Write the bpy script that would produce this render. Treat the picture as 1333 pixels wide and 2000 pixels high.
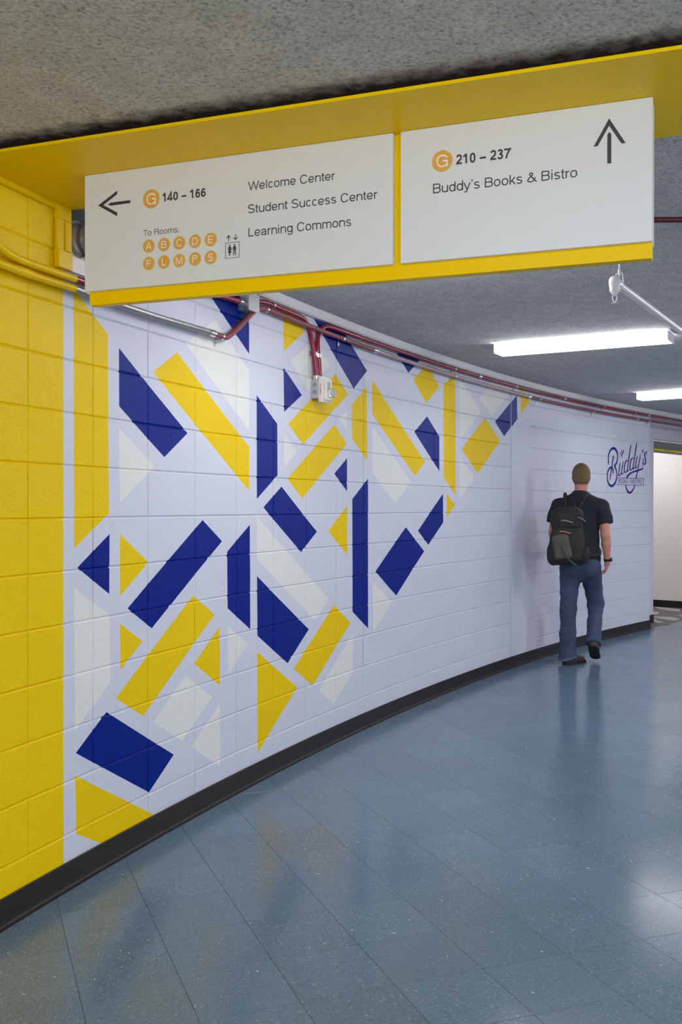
import bpy, bmesh, math, random
import numpy as np
from mathutils import Vector, Matrix

for o in list(bpy.data.objects):
    bpy.data.objects.remove(o)
random.seed(4)
C = bpy.context.scene.collection
SC = bpy.context.scene

# ------------------------------------------------------------------ camera
F_PX, PITCH, ROLL, CAMH = 1942.4, 0.0053203, 0.0011709, 1.468375
cam_d = bpy.data.cameras.new('camera')
cam = bpy.data.objects.new('camera', cam_d)
C.objects.link(cam)
cam_d.sensor_fit = 'HORIZONTAL'
cam_d.sensor_width = 24.0
cam_d.lens = 24.0 * F_PX / 1333.0
cam_d.clip_start = 0.05
cam.matrix_world = Matrix.Translation((0, 0, CAMH)) @ Matrix.Rotation(math.pi/2 - PITCH, 4, 'X') @ Matrix.Rotation(ROLL, 4, 'Z')
SC.camera = cam

# ------------------------------------------------------------------ world, exposure, lamps' strength
w = bpy.data.worlds.new('world')
SC.world = w
w.use_nodes = True
w.node_tree.nodes['Background'].inputs[0].default_value = (0.88, 0.93, 1.0, 1)
w.node_tree.nodes['Background'].inputs[1].default_value = 1.35
SC.view_settings.view_transform = 'Standard'
SC.view_settings.look = 'None'
SC.view_settings.gamma = 1.0
SC.view_settings.use_curve_mapping = False
SC.view_settings.exposure = 1.08
LAMP = [6, 6, 10, 7, 6, 8, 20, 26, 9, 26]      # strength of each diffuser
# ceiling lamps: centre x, y, direction of the long axis (x, y)
LAMPS = [(1.682, 6.974, 0.8714, -0.4905), (3.585, 9.955, 0.79, -0.613), (0.45, 4.62, 0.915, -0.403),
         (-0.15, 1.05, 0.95, -0.31), (-0.75, -1.9, 0.974, -0.226), (4.0, 14.1, 0.79, -0.613),
         (3.97, 5.75, 0.8714, -0.4905), (5.64, 8.37, 0.79, -0.613), (2.84, 3.60, 0.915, -0.403), (7.0, 11.3, 0.79, -0.613)]  # this last row: unseen lamps added right of the frame for fill

# ------------------------------------------------------------------ materials
def mat(name, color, rough=0.5, metal=0.0, spec=0.5, bump=0.0, bscale=60.0, emit=None, estr=0.0, var=0.0, vscale=3.0, coat=0.0, detail=3.0):
    m = bpy.data.materials.new(name)
    m.use_nodes = True
    n = m.node_tree.nodes; l = m.node_tree.links
    b = n['Principled BSDF']
    b.inputs['Base Color'].default_value = (*color, 1)
    b.inputs['Roughness'].default_value = rough
    b.inputs['Metallic'].default_value = metal
    b.inputs['Specular IOR Level'].default_value = spec
    b.inputs['Coat Weight'].default_value = coat
    b.inputs['Coat Roughness'].default_value = 0.1
    geo = n.new('ShaderNodeNewGeometry')
    if bump:
        t = n.new('ShaderNodeTexNoise'); t.inputs['Scale'].default_value = bscale; t.inputs['Detail'].default_value = detail
        l.new(geo.outputs['Position'], t.inputs['Vector'])
        bp = n.new('ShaderNodeBump'); bp.inputs['Strength'].default_value = 1.0; bp.inputs['Distance'].default_value = bump
        l.new(t.outputs['Fac'], bp.inputs['Height']); l.new(bp.outputs['Normal'], b.inputs['Normal'])
    if var:
        t2 = n.new('ShaderNodeTexNoise'); t2.inputs['Scale'].default_value = vscale; t2.inputs['Detail'].default_value = 4
        l.new(geo.outputs['Position'], t2.inputs['Vector'])
        mx = n.new('ShaderNodeMix'); mx.data_type = 'RGBA'
        mx.inputs['A'].default_value = tuple(c*(1-var) for c in color) + (1,)
        mx.inputs['B'].default_value = tuple(min(1, c*(1+var)) for c in color) + (1,)
        l.new(t2.outputs['Fac'], mx.inputs['Factor']); l.new(mx.outputs['Result'], b.inputs['Base Color'])
    if emit:
        b.inputs['Emission Color'].default_value = (*emit, 1)
        b.inputs['Emission Strength'].default_value = estr
    return m

def wall_paint(name, color, rough=0.48, spec=0.2):
    m = mat(name, color, rough, spec=spec, bump=0.0026, bscale=95.0, detail=4.0)
    n = m.node_tree.nodes; l = m.node_tree.links
    b = n['Principled BSDF']; bp = [q for q in n if q.type == 'BUMP'][0]
    # sparse pinholes of painted concrete block
    geo = [q for q in n if q.type == 'NEW_GEOMETRY'][0]
    v = n.new('ShaderNodeTexVoronoi'); v.inputs['Scale'].default_value = 55.0
    l.new(geo.outputs['Position'], v.inputs['Vector'])
    r = n.new('ShaderNodeMapRange'); r.inputs['From Min'].default_value = 0.03; r.inputs['From Max'].default_value = 0.10
    l.new(v.outputs['Distance'], r.inputs['Value'])
    sp = n.new('ShaderNodeSeparateColor'); l.new(v.outputs['Color'], sp.inputs['Color'])
    gt = n.new('ShaderNodeMath'); gt.operation = 'LESS_THAN'; gt.inputs[1].default_value = 0.8
    l.new(sp.outputs['Red'], gt.inputs[0])
    mx = n.new('ShaderNodeMath'); mx.operation = 'MAXIMUM'
    l.new(r.outputs['Result'], mx.inputs[0]); l.new(gt.outputs['Value'], mx.inputs[1])
    b2 = n.new('ShaderNodeBump'); b2.inputs['Distance'].default_value = 0.0015
    l.new(mx.outputs['Value'], b2.inputs['Height']); l.new(bp.outputs['Normal'], b2.inputs['Normal'])
    l.new(b2.outputs['Normal'], b.inputs['Normal'])
    return m

M_LILAC = wall_paint('lilac_white_wall_paint', (0.635, 0.655, 0.775))
M_YELLOW = wall_paint('yellow_wall_paint', (0.84, 0.575, 0.0), 0.48, 0.12)
M_NAVY = wall_paint('navy_wall_paint', (0.0, 0.014, 0.225), 0.42, 0.10)
M_WHITE = wall_paint('cream_white_wall_paint', (0.76, 0.77, 0.745))
MURAL_MATS = [M_LILAC, M_YELLOW, M_NAVY, M_WHITE]
M_PLAIN = mat('plain_lilac_white_paint', (0.68, 0.675, 0.745), 0.45, bump=0.0005, bscale=120)
M_TRIM = mat('white_trim_paint', (0.78, 0.755, 0.77), 0.45, bump=0.0003, bscale=40)
M_WARM = mat('warm_white_wall_paint', (0.80, 0.77, 0.73), 0.6)
M_YMETAL = mat('yellow_coated_metal', (0.90, 0.59, 0.0), 0.34, spec=0.1, bump=0.0004, bscale=4)
M_YPIPE = mat('yellow_painted_pipe', (0.84, 0.56, 0.0), 0.36, spec=0.15)
M_SIGNW = mat('white_sign_panel', (0.70, 0.735, 0.80), 0.35, spec=0.3)
M_INK = mat('charcoal_lettering', (0.035, 0.036, 0.055), 0.5)
M_ORANGE = mat('amber_badge', (0.72, 0.39, 0.075), 0.45)
M_SIGNL = mat('white_lettering', (0.85, 0.84, 0.82), 0.5)
M_MAROON = mat('maroon_painted_conduit', (0.26, 0.012, 0.045), 0.25, var=0.25, vscale=8)
M_ROSE = mat('faded_red_conduit', (0.25, 0.055, 0.07), 0.45, var=0.3, vscale=14)
M_PINK = mat('pinkish_grey_conduit', (0.42, 0.30, 0.31), 0.35, metal=0.2, var=0.2, vscale=6)
M_GALV = mat('galvanised_steel', (0.33, 0.33, 0.34), 0.42, metal=0.7, var=0.25, vscale=20)
M_ZINC = mat('bright_zinc', (0.80, 0.80, 0.80), 0.18, metal=0.95)
M_BOXG = mat('grey_junction_box', (0.50, 0.50, 0.51), 0.4, metal=0.5)
M_BASE = mat('charcoal_vinyl_base', (0.021, 0.018, 0.018), 0.40, spec=0.2, bump=0.0006, bscale=12, var=0.2, vscale=5)
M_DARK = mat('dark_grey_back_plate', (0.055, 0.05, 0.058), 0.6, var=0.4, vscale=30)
M_TAUPE = mat('taupe_grey_enamel', (0.34, 0.31, 0.285), 0.32)
M_PIPEW = mat('white_painted_pipe', (0.74, 0.735, 0.73), 0.35)
M_STROBE = mat('off_white_plastic', (0.76, 0.72, 0.69), 0.4)
M_REDINK = mat('red_lettering', (0.65, 0.02, 0.05), 0.5)
M_LOGO = mat('indigo_wall_lettering', (0.028, 0.025, 0.19), 0.6, spec=0.1)
M_FIX = mat('white_lamp_housing', (0.80, 0.80, 0.80), 0.4)
M_LAMPS = [mat('glowing_diffuser', (0.9, 0.9, 0.9), 0.5, emit=(1.0, 0.985, 0.98), estr=q) for q in LAMP]
M_SHUT = mat('grey_shutter_steel', (0.22, 0.23, 0.235), 0.4, metal=0.4)
M_SHUTY = mat('yellow_warning_strip', (0.85, 0.62, 0.01), 0.4)
M_GROUT = mat('dark_floor_joint', (0.02, 0.022, 0.028), 0.7)
M_CARP = mat('mid_grey_carpet', (0.16, 0.15, 0.14), 0.95, var=0.15, vscale=2)
M_CARPL = mat('light_grey_carpet', (0.42, 0.41, 0.40), 0.95)

def glass():
    m = mat('clear_strobe_lens', (0.95, 0.95, 0.95), 0.05)
    m.node_tree.nodes['Principled BSDF'].inputs['Transmission Weight'].default_value = 0.85
    return m
M_GLASS = glass()

def ceiling_mat():
    m = mat('sprayed_textured_ceiling', (0.5, 0.5, 0.5), 0.9, spec=0.15)
    n = m.node_tree.nodes; l = m.node_tree.links; b = n['Principled BSDF']
    geo = [q for q in n if q.type == 'NEW_GEOMETRY'][0]
    def noise(s, d, rough=0.5):
        t = n.new('ShaderNodeTexNoise'); t.inputs['Scale'].default_value = s; t.inputs['Detail'].default_value = d
        t.inputs['Roughness'].default_value = rough
        l.new(geo.outputs['Position'], t.inputs['Vector']); return t
    a = noise(100, 6, 0.7); c = noise(9, 3); g = noise(230, 2)
    r = n.new('ShaderNodeValToRGB'); e = r.color_ramp.elements
    e[0].position = 0.32; e[0].color = (0.19, 0.191, 0.195, 1)
    e[1].position = 0.66; e[1].color = (0.94, 0.95, 0.97, 1)
    x = e.new(0.42); x.color = (0.63, 0.636, 0.652, 1)
    x = e.new(0.52); x.color = (0.82, 0.826, 0.845, 1)
    l.new(a.outputs['Fac'], r.inputs['Fac'])
    mx = n.new('ShaderNodeMix'); mx.data_type = 'RGBA'; mx.blend_type = 'MULTIPLY'; mx.inputs['Factor'].default_value = 0.3
    r2 = n.new('ShaderNodeValToRGB'); r2.color_ramp.elements[0].position = 0.35; r2.color_ramp.elements[0].color = (0.6, 0.6, 0.6, 1)
    r2.color_ramp.elements[1].position = 0.65
    l.new(c.outputs['Fac'], r2.inputs['Fac'])
    l.new(r.outputs['Color'], mx.inputs['A']); l.new(r2.outputs['Color'], mx.inputs['B'])
    l.new(mx.outputs['Result'], b.inputs['Base Color'])
    # uneven dark brown band along the front edge of the yellow soffit
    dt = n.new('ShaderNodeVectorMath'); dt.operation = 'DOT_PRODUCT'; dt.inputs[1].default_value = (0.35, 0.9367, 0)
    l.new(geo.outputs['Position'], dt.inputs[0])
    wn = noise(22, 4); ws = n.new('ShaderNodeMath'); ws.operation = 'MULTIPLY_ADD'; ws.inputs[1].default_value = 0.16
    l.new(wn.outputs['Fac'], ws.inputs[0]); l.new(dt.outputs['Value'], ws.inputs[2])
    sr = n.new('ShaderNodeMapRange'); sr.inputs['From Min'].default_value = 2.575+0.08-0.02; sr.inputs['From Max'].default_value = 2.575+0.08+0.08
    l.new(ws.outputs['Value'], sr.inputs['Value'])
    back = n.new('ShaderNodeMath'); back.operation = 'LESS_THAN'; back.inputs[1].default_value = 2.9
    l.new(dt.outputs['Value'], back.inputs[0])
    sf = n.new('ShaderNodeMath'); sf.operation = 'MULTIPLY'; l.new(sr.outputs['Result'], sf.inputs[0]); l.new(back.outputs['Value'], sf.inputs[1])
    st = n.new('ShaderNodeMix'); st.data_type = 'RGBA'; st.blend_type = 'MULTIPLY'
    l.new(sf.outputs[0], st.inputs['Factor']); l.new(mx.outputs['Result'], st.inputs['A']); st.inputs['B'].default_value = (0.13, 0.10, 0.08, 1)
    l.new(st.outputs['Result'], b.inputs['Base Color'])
    ad = n.new('ShaderNodeMath'); ad.operation = 'ADD'
    l.new(a.outputs['Fac'], ad.inputs[0]); l.new(g.outputs['Fac'], ad.inputs[1])
    bp = n.new('ShaderNodeBump'); bp.inputs['Distance'].default_value = 0.010
    l.new(ad.outputs['Value'], bp.inputs['Height']); l.new(bp.outputs['Normal'], b.inputs['Normal'])
    return m
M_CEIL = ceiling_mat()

def tile_mat():
    m = mat('blue_grey_vinyl_tile', (0.1, 0.17, 0.25), 0.22)
    n = m.node_tree.nodes; l = m.node_tree.links; b = n['Principled BSDF']
    tc = n.new('ShaderNodeTexCoord'); oi = n.new('ShaderNodeObjectInfo')
    ml = n.new('ShaderNodeMath'); ml.operation = 'MULTIPLY'; ml.inputs[1].default_value = 37.0
    l.new(oi.outputs['Random'], ml.inputs[0])
    cb = n.new('ShaderNodeCombineXYZ'); l.new(ml.outputs[0], cb.inputs['Z']); l.new(ml.outputs[0], cb.inputs['X'])
    def coords(sx, sy):
        mp = n.new('ShaderNodeVectorMath'); mp.operation = 'MULTIPLY'; mp.inputs[1].default_value = (sx, sy, 1)
        l.new(tc.outputs['Object'], mp.inputs[0])
        ad = n.new('ShaderNodeVectorMath'); ad.operation = 'ADD'
        l.new(mp.outputs[0], ad.inputs[0]); l.new(cb.outputs[0], ad.inputs[1]); return ad
    def noise(sx, sy, d):
        t = n.new('ShaderNodeTexNoise'); t.inputs['Scale'].default_value = 1.0; t.inputs['Detail'].default_value = d
        l.new(coords(sx, sy).outputs[0], t.inputs['Vector']); return t
    def mix(fac, a, bcol, col=None):
        x = n.new('ShaderNodeMix'); x.data_type = 'RGBA'
        l.new(fac, x.inputs['Factor'])
        if isinstance(a, tuple): x.inputs['A'].default_value = a
        else: l.new(a, x.inputs['A'])
        x.inputs['B'].default_value = bcol
        return x.outputs['Result']
    def ramp(src, p0, p1):
        r = n.new('ShaderNodeMapRange'); r.inputs['From Min'].default_value = p0; r.inputs['From Max'].default_value = p1
        l.new(src, r.inputs['Value']); return r.outputs['Result']
    base = mix(ramp(noise(70, 260, 3).outputs['Fac'], 0.3, 0.7), (0.092, 0.150, 0.226, 1), (0.140, 0.208, 0.298, 1))
    base = mix(ramp(noise(130, 480, 2).outputs['Fac'], 0.58, 0.70), base, (0.22, 0.30, 0.38, 1))
    base = mix(ramp(noise(75, 210, 1).outputs['Fac'], 0.70, 0.75), base, (0.42, 0.46, 0.49, 1))
    base = mix(ramp(noise(40, 85, 1).outputs['Fac'], 0.775, 0.80), base, (0.62, 0.62, 0.60, 1))
    # tone of each tile
    tn = n.new('ShaderNodeMapRange'); tn.inputs['To Min'].default_value = 0.95; tn.inputs['To Max'].default_value = 1.05
    l.new(oi.outputs['Random'], tn.inputs['Value'])
    mm = n.new('ShaderNodeVectorMath'); mm.operation = 'SCALE'
    l.new(base, mm.inputs[0]); l.new(tn.outputs['Result'], mm.inputs['Scale'])
    l.new(mm.outputs[0], b.inputs['Base Color'])
    geo = [q for q in n if q.type == 'NEW_GEOMETRY'][0]
    t = n.new('ShaderNodeTexNoise'); t.inputs['Scale'].default_value = 2.2; t.inputs['Detail'].default_value = 3
    l.new(geo.outputs['Position'], t.inputs['Vector'])
    rr = n.new('ShaderNodeMapRange'); rr.inputs['To Min'].default_value = 0.11; rr.inputs['To Max'].default_value = 0.24
    l.new(t.outputs['Fac'], rr.inputs['Value']); l.new(rr.outputs['Result'], b.inputs['Roughness'])
    t2 = n.new('ShaderNodeTexNoise'); t2.inputs['Scale'].default_value = 9.0; t2.inputs['Detail'].default_value = 4
    l.new(geo.outputs['Position'], t2.inputs['Vector'])
    bp = n.new('ShaderNodeBump'); bp.inputs['Distance'].default_value = 0.0005; bp.inputs['Strength'].default_value = 0.5
    l.new(t2.outputs['Fac'], bp.inputs['Height']); l.new(bp.outputs['Normal'], b.inputs['Normal'])
    b.inputs['Specular IOR Level'].default_value = 0.27
    return m
M_TILE = tile_mat()

# ------------------------------------------------------------------ helpers
def tag(o, label=None, cat=None, group=None, kind=None):
    if label: o['label'] = label
    if cat: o['category'] = cat
    if group: o['group'] = group
    if kind: o['kind'] = kind
    return o

def link(name, me, parent=None, smooth=False):
    o = bpy.data.objects.new(name, me)
    C.objects.link(o)
    if parent is not None: o.parent = parent
    if smooth and me is not None:
        me.polygons.foreach_set('use_smooth', [True]*len(me.polygons))
    return o

def empty(name, loc=(0, 0, 0), rz=0.0):
    o = bpy.data.objects.new(name, None)
    o.empty_display_size = 0.1
    o.location = loc; o.rotation_euler = (0, 0, rz)
    C.objects.link(o)
    return o

class MB:
    def __init__(s): s.v = []; s.f = []; s.m = []
    def add(s, vs, fs, m=0):
        b = len(s.v); s.v += [tuple(q) for q in vs]
        for f in fs: s.f.append([b+i for i in f]); s.m.append(m)
        return s
    def hexa(s, p, m=0):      # 8 points: bottom 4 CCW, top 4
        return s.add(p, [(3, 2, 1, 0), (4, 5, 6, 7), (0, 1, 5, 4), (1, 2, 6, 5), (2, 3, 7, 6), (3, 0, 4, 7)], m)
    def box(s, x0, x1, y0, y1, z0, z1, m=0):
        return s.hexa([(x0, y0, z0), (x1, y0, z0), (x1, y1, z0), (x0, y1, z0), (x0, y0, z1), (x1, y0, z1), (x1, y1, z1), (x0, y1, z1)], m)
    def poly(s, pts, y=0.0, th=0.0008, m=0):   # flat shape in x,z facing -y
        n = len(pts)
        a = sum(pts[i][0]*pts[(i+1) % n][1]-pts[(i+1) % n][0]*pts[i][1] for i in range(n))
        if a < 0: pts = pts[::-1]
        vs = [(p[0], y-th, p[1]) for p in pts] + [(p[0], y, p[1]) for p in pts]
        fs = [list(range(n))] + [(i, i+n, (i+1) % n+n, (i+1) % n) for i in range(n)]
        return s.add(vs, fs, m)
    def tube(s, path, r, seg=12, m=0, cap=True):
        path = [Vector(p) for p in path]
        rs = r if isinstance(r, (list, tuple)) else [r]*len(path)
        n = len(path); rings = []
        up = Vector((0, 0, 1)); prev = None
        for i, p in enumerate(path):
            d = (path[min(i+1, n-1)]-path[max(i-1, 0)]).normalized()
            if prev is None:
                a = d.cross(up)
                if a.length < 1e-3: a = d.cross(Vector((1, 0, 0)))
                a.normalize()
            else:
                a = (prev - d*prev.dot(d)).normalized()
            prev = a; b = d.cross(a)
            rings.append([p + (a*math.cos(2*math.pi*k/seg)+b*math.sin(2*math.pi*k/seg))*rs[i] for k in range(seg)])
        base = len(s.v)
        for rg in rings: s.v += [tuple(q) for q in rg]
        for i in range(n-1):
            for k in range(seg):
                s.f.append([base+i*seg+k, base+i*seg+(k+1) % seg, base+(i+1)*seg+(k+1) % seg, base+(i+1)*seg+k]); s.m.append(m)
        if cap:
            s.f.append([base+k for k in range(seg)][::-1]); s.m.append(m)
            s.f.append([base+(n-1)*seg+k for k in range(seg)]); s.m.append(m)
        return s
    def lathe(s, prof, origin, axis, seg=32, m=0):
        o = Vector(origin); ax = Vector(axis).normalized()
        a = ax.cross(Vector((0, 0, 1)))
        if a.length < 1e-3: a = Vector((1, 0, 0))
        a.normalize(); b = ax.cross(a); base = len(s.v)
        for r, h in prof:
            for k in range(seg):
                t = 2*math.pi*k/seg
                s.v.append(tuple(o+ax*h+(a*math.cos(t)+b*math.sin(t))*max(r, 1e-5)))
        for i in range(len(prof)-1):
            for k in range(seg):
                s.f.append([base+i*seg+k, base+(i+1)*seg+k, base+(i+1)*seg+(k+1) % seg, base+i*seg+(k+1) % seg]); s.m.append(m)
        return s
    def build(s, name, mats, parent=None, smooth=False, bevel=0.0, segs=2, fix=True):
        me = bpy.data.meshes.new(name)
        me.from_pydata(s.v, [], s.f)
        for q in (mats if isinstance(mats, (list, tuple)) else [mats]): me.materials.append(q)
        me.polygons.foreach_set('material_index', s.m)
        if fix:
            bm = bmesh.new(); bm.from_mesh(me); bmesh.ops.recalc_face_normals(bm, faces=bm.faces); bm.to_mesh(me); bm.free()
        me.update()
        o = link(name, me, parent, smooth)
        if smooth: 
            try: me.set_sharp_from_angle(angle=math.radians(40))
            except Exception: pass
        if bevel:
            md = o.modifiers.new('bevel', 'BEVEL'); md.width = bevel; md.segments = segs; md.limit_method = 'ANGLE'
        return o

def crom(pts, n=5):
    P = [Vector(p) for p in pts]; P = [P[0]*2-P[1]] + P + [P[-1]*2-P[-2]]; o = []
    for i in range(1, len(P)-2):
        a, b, c, d = P[i-1:i+3]
        for k in range(n):
            f = k/n
            o.append(0.5*((2*b)+(-a+c)*f+(2*a-5*b+4*c-d)*f*f+(-a+3*b-3*c+d)*f**3))
    o.append(P[-2]); return o
# ------------------------------------------------------------------ the curved wall: joints between block columns (arc length, x, y)
WALL = [(-4.8770, -2.3612, -1.1120), (-2.8448, -1.9176, 0.8709), (-2.4384, -1.8288, 1.2675), (-2.0320, -1.7317, 1.6621), (-1.6256, -1.6266, 2.0547), (-1.2192, -1.5139, 2.4451), (-0.8128, -1.3939, 2.8334), (-0.4064, -1.2669, 3.2195), (0.0000, -1.1332, 3.6032), (0.4064, -0.9931, 3.9847), (0.8128, -0.8469, 4.3639), (1.2192, -0.6947, 4.7407), (1.6256, -0.5367, 5.1151), (2.0320, -0.3731, 5.4871), (2.4384, -0.2041, 5.8567), (2.8448, -0.0297, 6.2238), (3.2512, 0.1498, 6.5884), (3.6576, 0.3345, 6.9504), (4.0640, 0.5242, 7.3098), (4.4704, 0.7189, 7.6666), (4.8768, 0.9186, 8.0205), (5.2832, 1.1232, 8.3716), (5.6896, 1.3328, 8.7198), (6.1014, 1.5502, 9.0695), (6.5447, 1.7901, 9.4423), (6.9511, 2.0154, 9.7805), (7.3575, 2.2458, 10.1153), (7.7639, 2.4814, 10.4464), (8.1703, 2.7224, 10.7736), (8.5767, 2.9689, 11.0968), (8.9831, 3.2209, 11.4156), (9.3895, 3.4787, 11.7298), (9.7959, 3.7423, 12.0391), (11.2959, 4.7151, 13.1808)]
# painted shapes on the wall: colour, corners as (arc length, height)
MURAL = [
    ('Y', [(-30, -1), (0.209, -1), (0.209, 4), (-30, 4)]),
    ('N', [(0.588, 2.130), (1.148, 1.813), (0.946, 1.691), (0.589, 1.887)]),
    ('Y', [(0.274, 2.314), (0.508, 2.175), (0.515, 1.440), (0.279, 1.305)]),
    ('W', [(0.589, 1.796), (0.868, 1.645), (0.596, 1.486)]),
    ('Y', [(0.855, 2.064), (1.054, 2.180), (1.758, 1.782), (1.758, 1.552)]),
    ('W', [(1.134, 2.231), (1.402, 2.387), (1.758, 2.184), (1.760, 1.868)]),
    ('N', [(1.233, 2.571), (1.755, 2.683), (1.756, 2.272)]),
    ('W', [(0.398, 2.336), (0.513, 2.359), (0.514, 2.269)]),
    ('Y', [(2.148, 2.632), (2.172, 2.636), (2.414, 2.493), (2.152, 2.342)]),
    ('N', [(2.150, 2.251), (2.379, 2.119), (2.158, 2.001)]),
    ('W', [(2.228, 2.295), (2.537, 2.465), (2.758, 2.341), (2.458, 2.161)]),
    ('N', [(2.523, 2.596), (2.825, 2.648), (3.302, 2.374), (3.097, 2.234)]),
    ('W', [(3.124, 2.563), (3.307, 2.591), (3.307, 2.459)]),
    ('Y', [(2.830, 2.295), (3.015, 2.188), (2.394, 1.831), (2.206, 1.938)]),
    ('Y', [(2.817, 1.980), (2.996, 1.871), (2.385, 1.516), (2.199, 1.626)]),
    ('N', [(1.839, 2.064), (2.077, 1.928), (2.081, 1.643), (1.843, 1.509)]),
    ('W', [(2.157, 1.876), (2.321, 1.787), (2.161, 1.691)]),
    ('W', [(2.884, 2.022), (2.998, 2.081), (2.999, 1.961)]),
    ('N', [(2.818, 1.674), (2.999, 1.779), (3.001, 1.567)]),
    ('Y', [(3.066, 2.127), (3.302, 2.268), (3.309, 1.776), (3.071, 1.909)]),
    ('Y', [(3.383, 2.325), (4.296, 1.810), (4.114, 1.697), (3.384, 2.095)]),
    ('W', [(3.386, 2.010), (4.039, 1.652), (3.763, 1.493), (3.392, 1.695)]),
    ('N', [(3.783, 2.557), (4.303, 2.628), (3.993, 2.444)]),
    ('Y', [(4.077, 2.401), (4.332, 2.551), (4.561, 2.402), (4.319, 2.254)]),
    ('N', [(4.331, 2.155), (4.566, 2.019), (4.570, 1.746), (4.101, 2.021)]),
    ('Y', [(4.645, 2.423), (4.880, 2.558), (4.889, 1.564), (4.655, 1.699)]),
    ('W', [(4.962, 2.516), (5.430, 2.284), (4.975, 2.012)]),
    ('W', [(5.394, 2.389), (5.644, 2.558), (6.208, 2.581), (5.662, 2.259)]),
    ('Y', [(5.510, 2.235), (5.854, 2.053), (5.356, 1.754), (5.014, 1.939)]),
    ('W', [(4.972, 1.874), (5.277, 1.714), (4.974, 1.529)]),
    ('N', [(6.228, 2.498), (6.239, 2.279), (5.943, 2.102), (5.734, 2.217)]),
    ('Y', [(6.317, 2.578), (6.533, 2.466), (6.323, 2.325)]),
    ('Y', [(4.712, 1.571), (4.882, 1.484), (4.720, 1.386)]),
    ('N', [(4.639, 1.571), (4.646, 1.346), (4.362, 1.178), (4.168, 1.290)]),
    ('N', [(3.952, 1.321), (4.283, 1.133), (3.784, 0.837), (3.439, 1.029)]),
    ('N', [(3.079, 1.518), (3.319, 1.655), (3.324, 0.654), (3.084, 0.788)]),
    ('W', [(3.397, 0.964), (3.709, 0.794), (3.406, 0.617)]),
    ('Y', [(2.731, 1.319), (3.002, 1.475), (3.006, 1.158)]),
    ('N', [(2.127, 1.581), (2.576, 1.318), (2.371, 1.203), (1.917, 1.464)]),
    ('W', [(1.843, 1.417), (2.740, 0.901), (2.558, 0.787), (1.844, 1.188)]),
    ('N', [(1.844, 1.097), (2.473, 0.742), (2.204, 0.579), (1.851, 0.777)]),
    ('N', [(1.766, 1.373), (1.771, 0.821), (1.532, 0.954), (1.526, 1.239)]),
    ('N', [(1.287, 1.403), (1.475, 1.295), (0.843, 0.930), (0.652, 1.036)]),
    ('N', [(0.300, 1.229), (0.519, 1.355), (0.518, 1.108)]),
    ('Y', [(0.594, 1.353), (0.815, 1.224), (0.596, 1.093)]),
    ('Y', [(0.596, 0.977), (0.767, 0.883), (0.600, 0.783)]),
    ('Y', [(1.200, 1.046), (1.401, 0.935), (0.774, 0.555), (0.566, 0.670)]),
    ('Y', [(1.452, 0.870), (1.454, 0.576), (1.209, 0.720)]),
    ('W', [(0.278, 1.150), (0.522, 1.022), (0.526, 0.742), (0.285, 0.593)]),
    ('W', [(1.532, 0.865), (1.747, 0.747), (1.539, 0.618)]),
    ('W', [(1.130, 0.678), (1.382, 0.531), (1.100, 0.375), (0.856, 0.512)]),
    ('W', [(1.456, 0.485), (1.458, 0.170), (1.183, 0.330)]),
    ('N', [(0.498, 0.626), (1.026, 0.329), (0.821, 0.210), (0.289, 0.506)]),
    ('Y', [(0.285, 0.419), (1.027, 0.008), (0.693, -0.025), (0.290, 0.190)]),
    ('Y', [(1.847, 0.692), (2.324, 0.422), (1.852, 0.147)]),
    ('Y', [(2.814, 0.856), (3.054, 0.721), (2.526, 0.400), (2.281, 0.535)]),
    ('W', [(3.088, 0.646), (3.091, 0.397), (2.815, 0.236), (2.607, 0.352)]),
]
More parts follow.
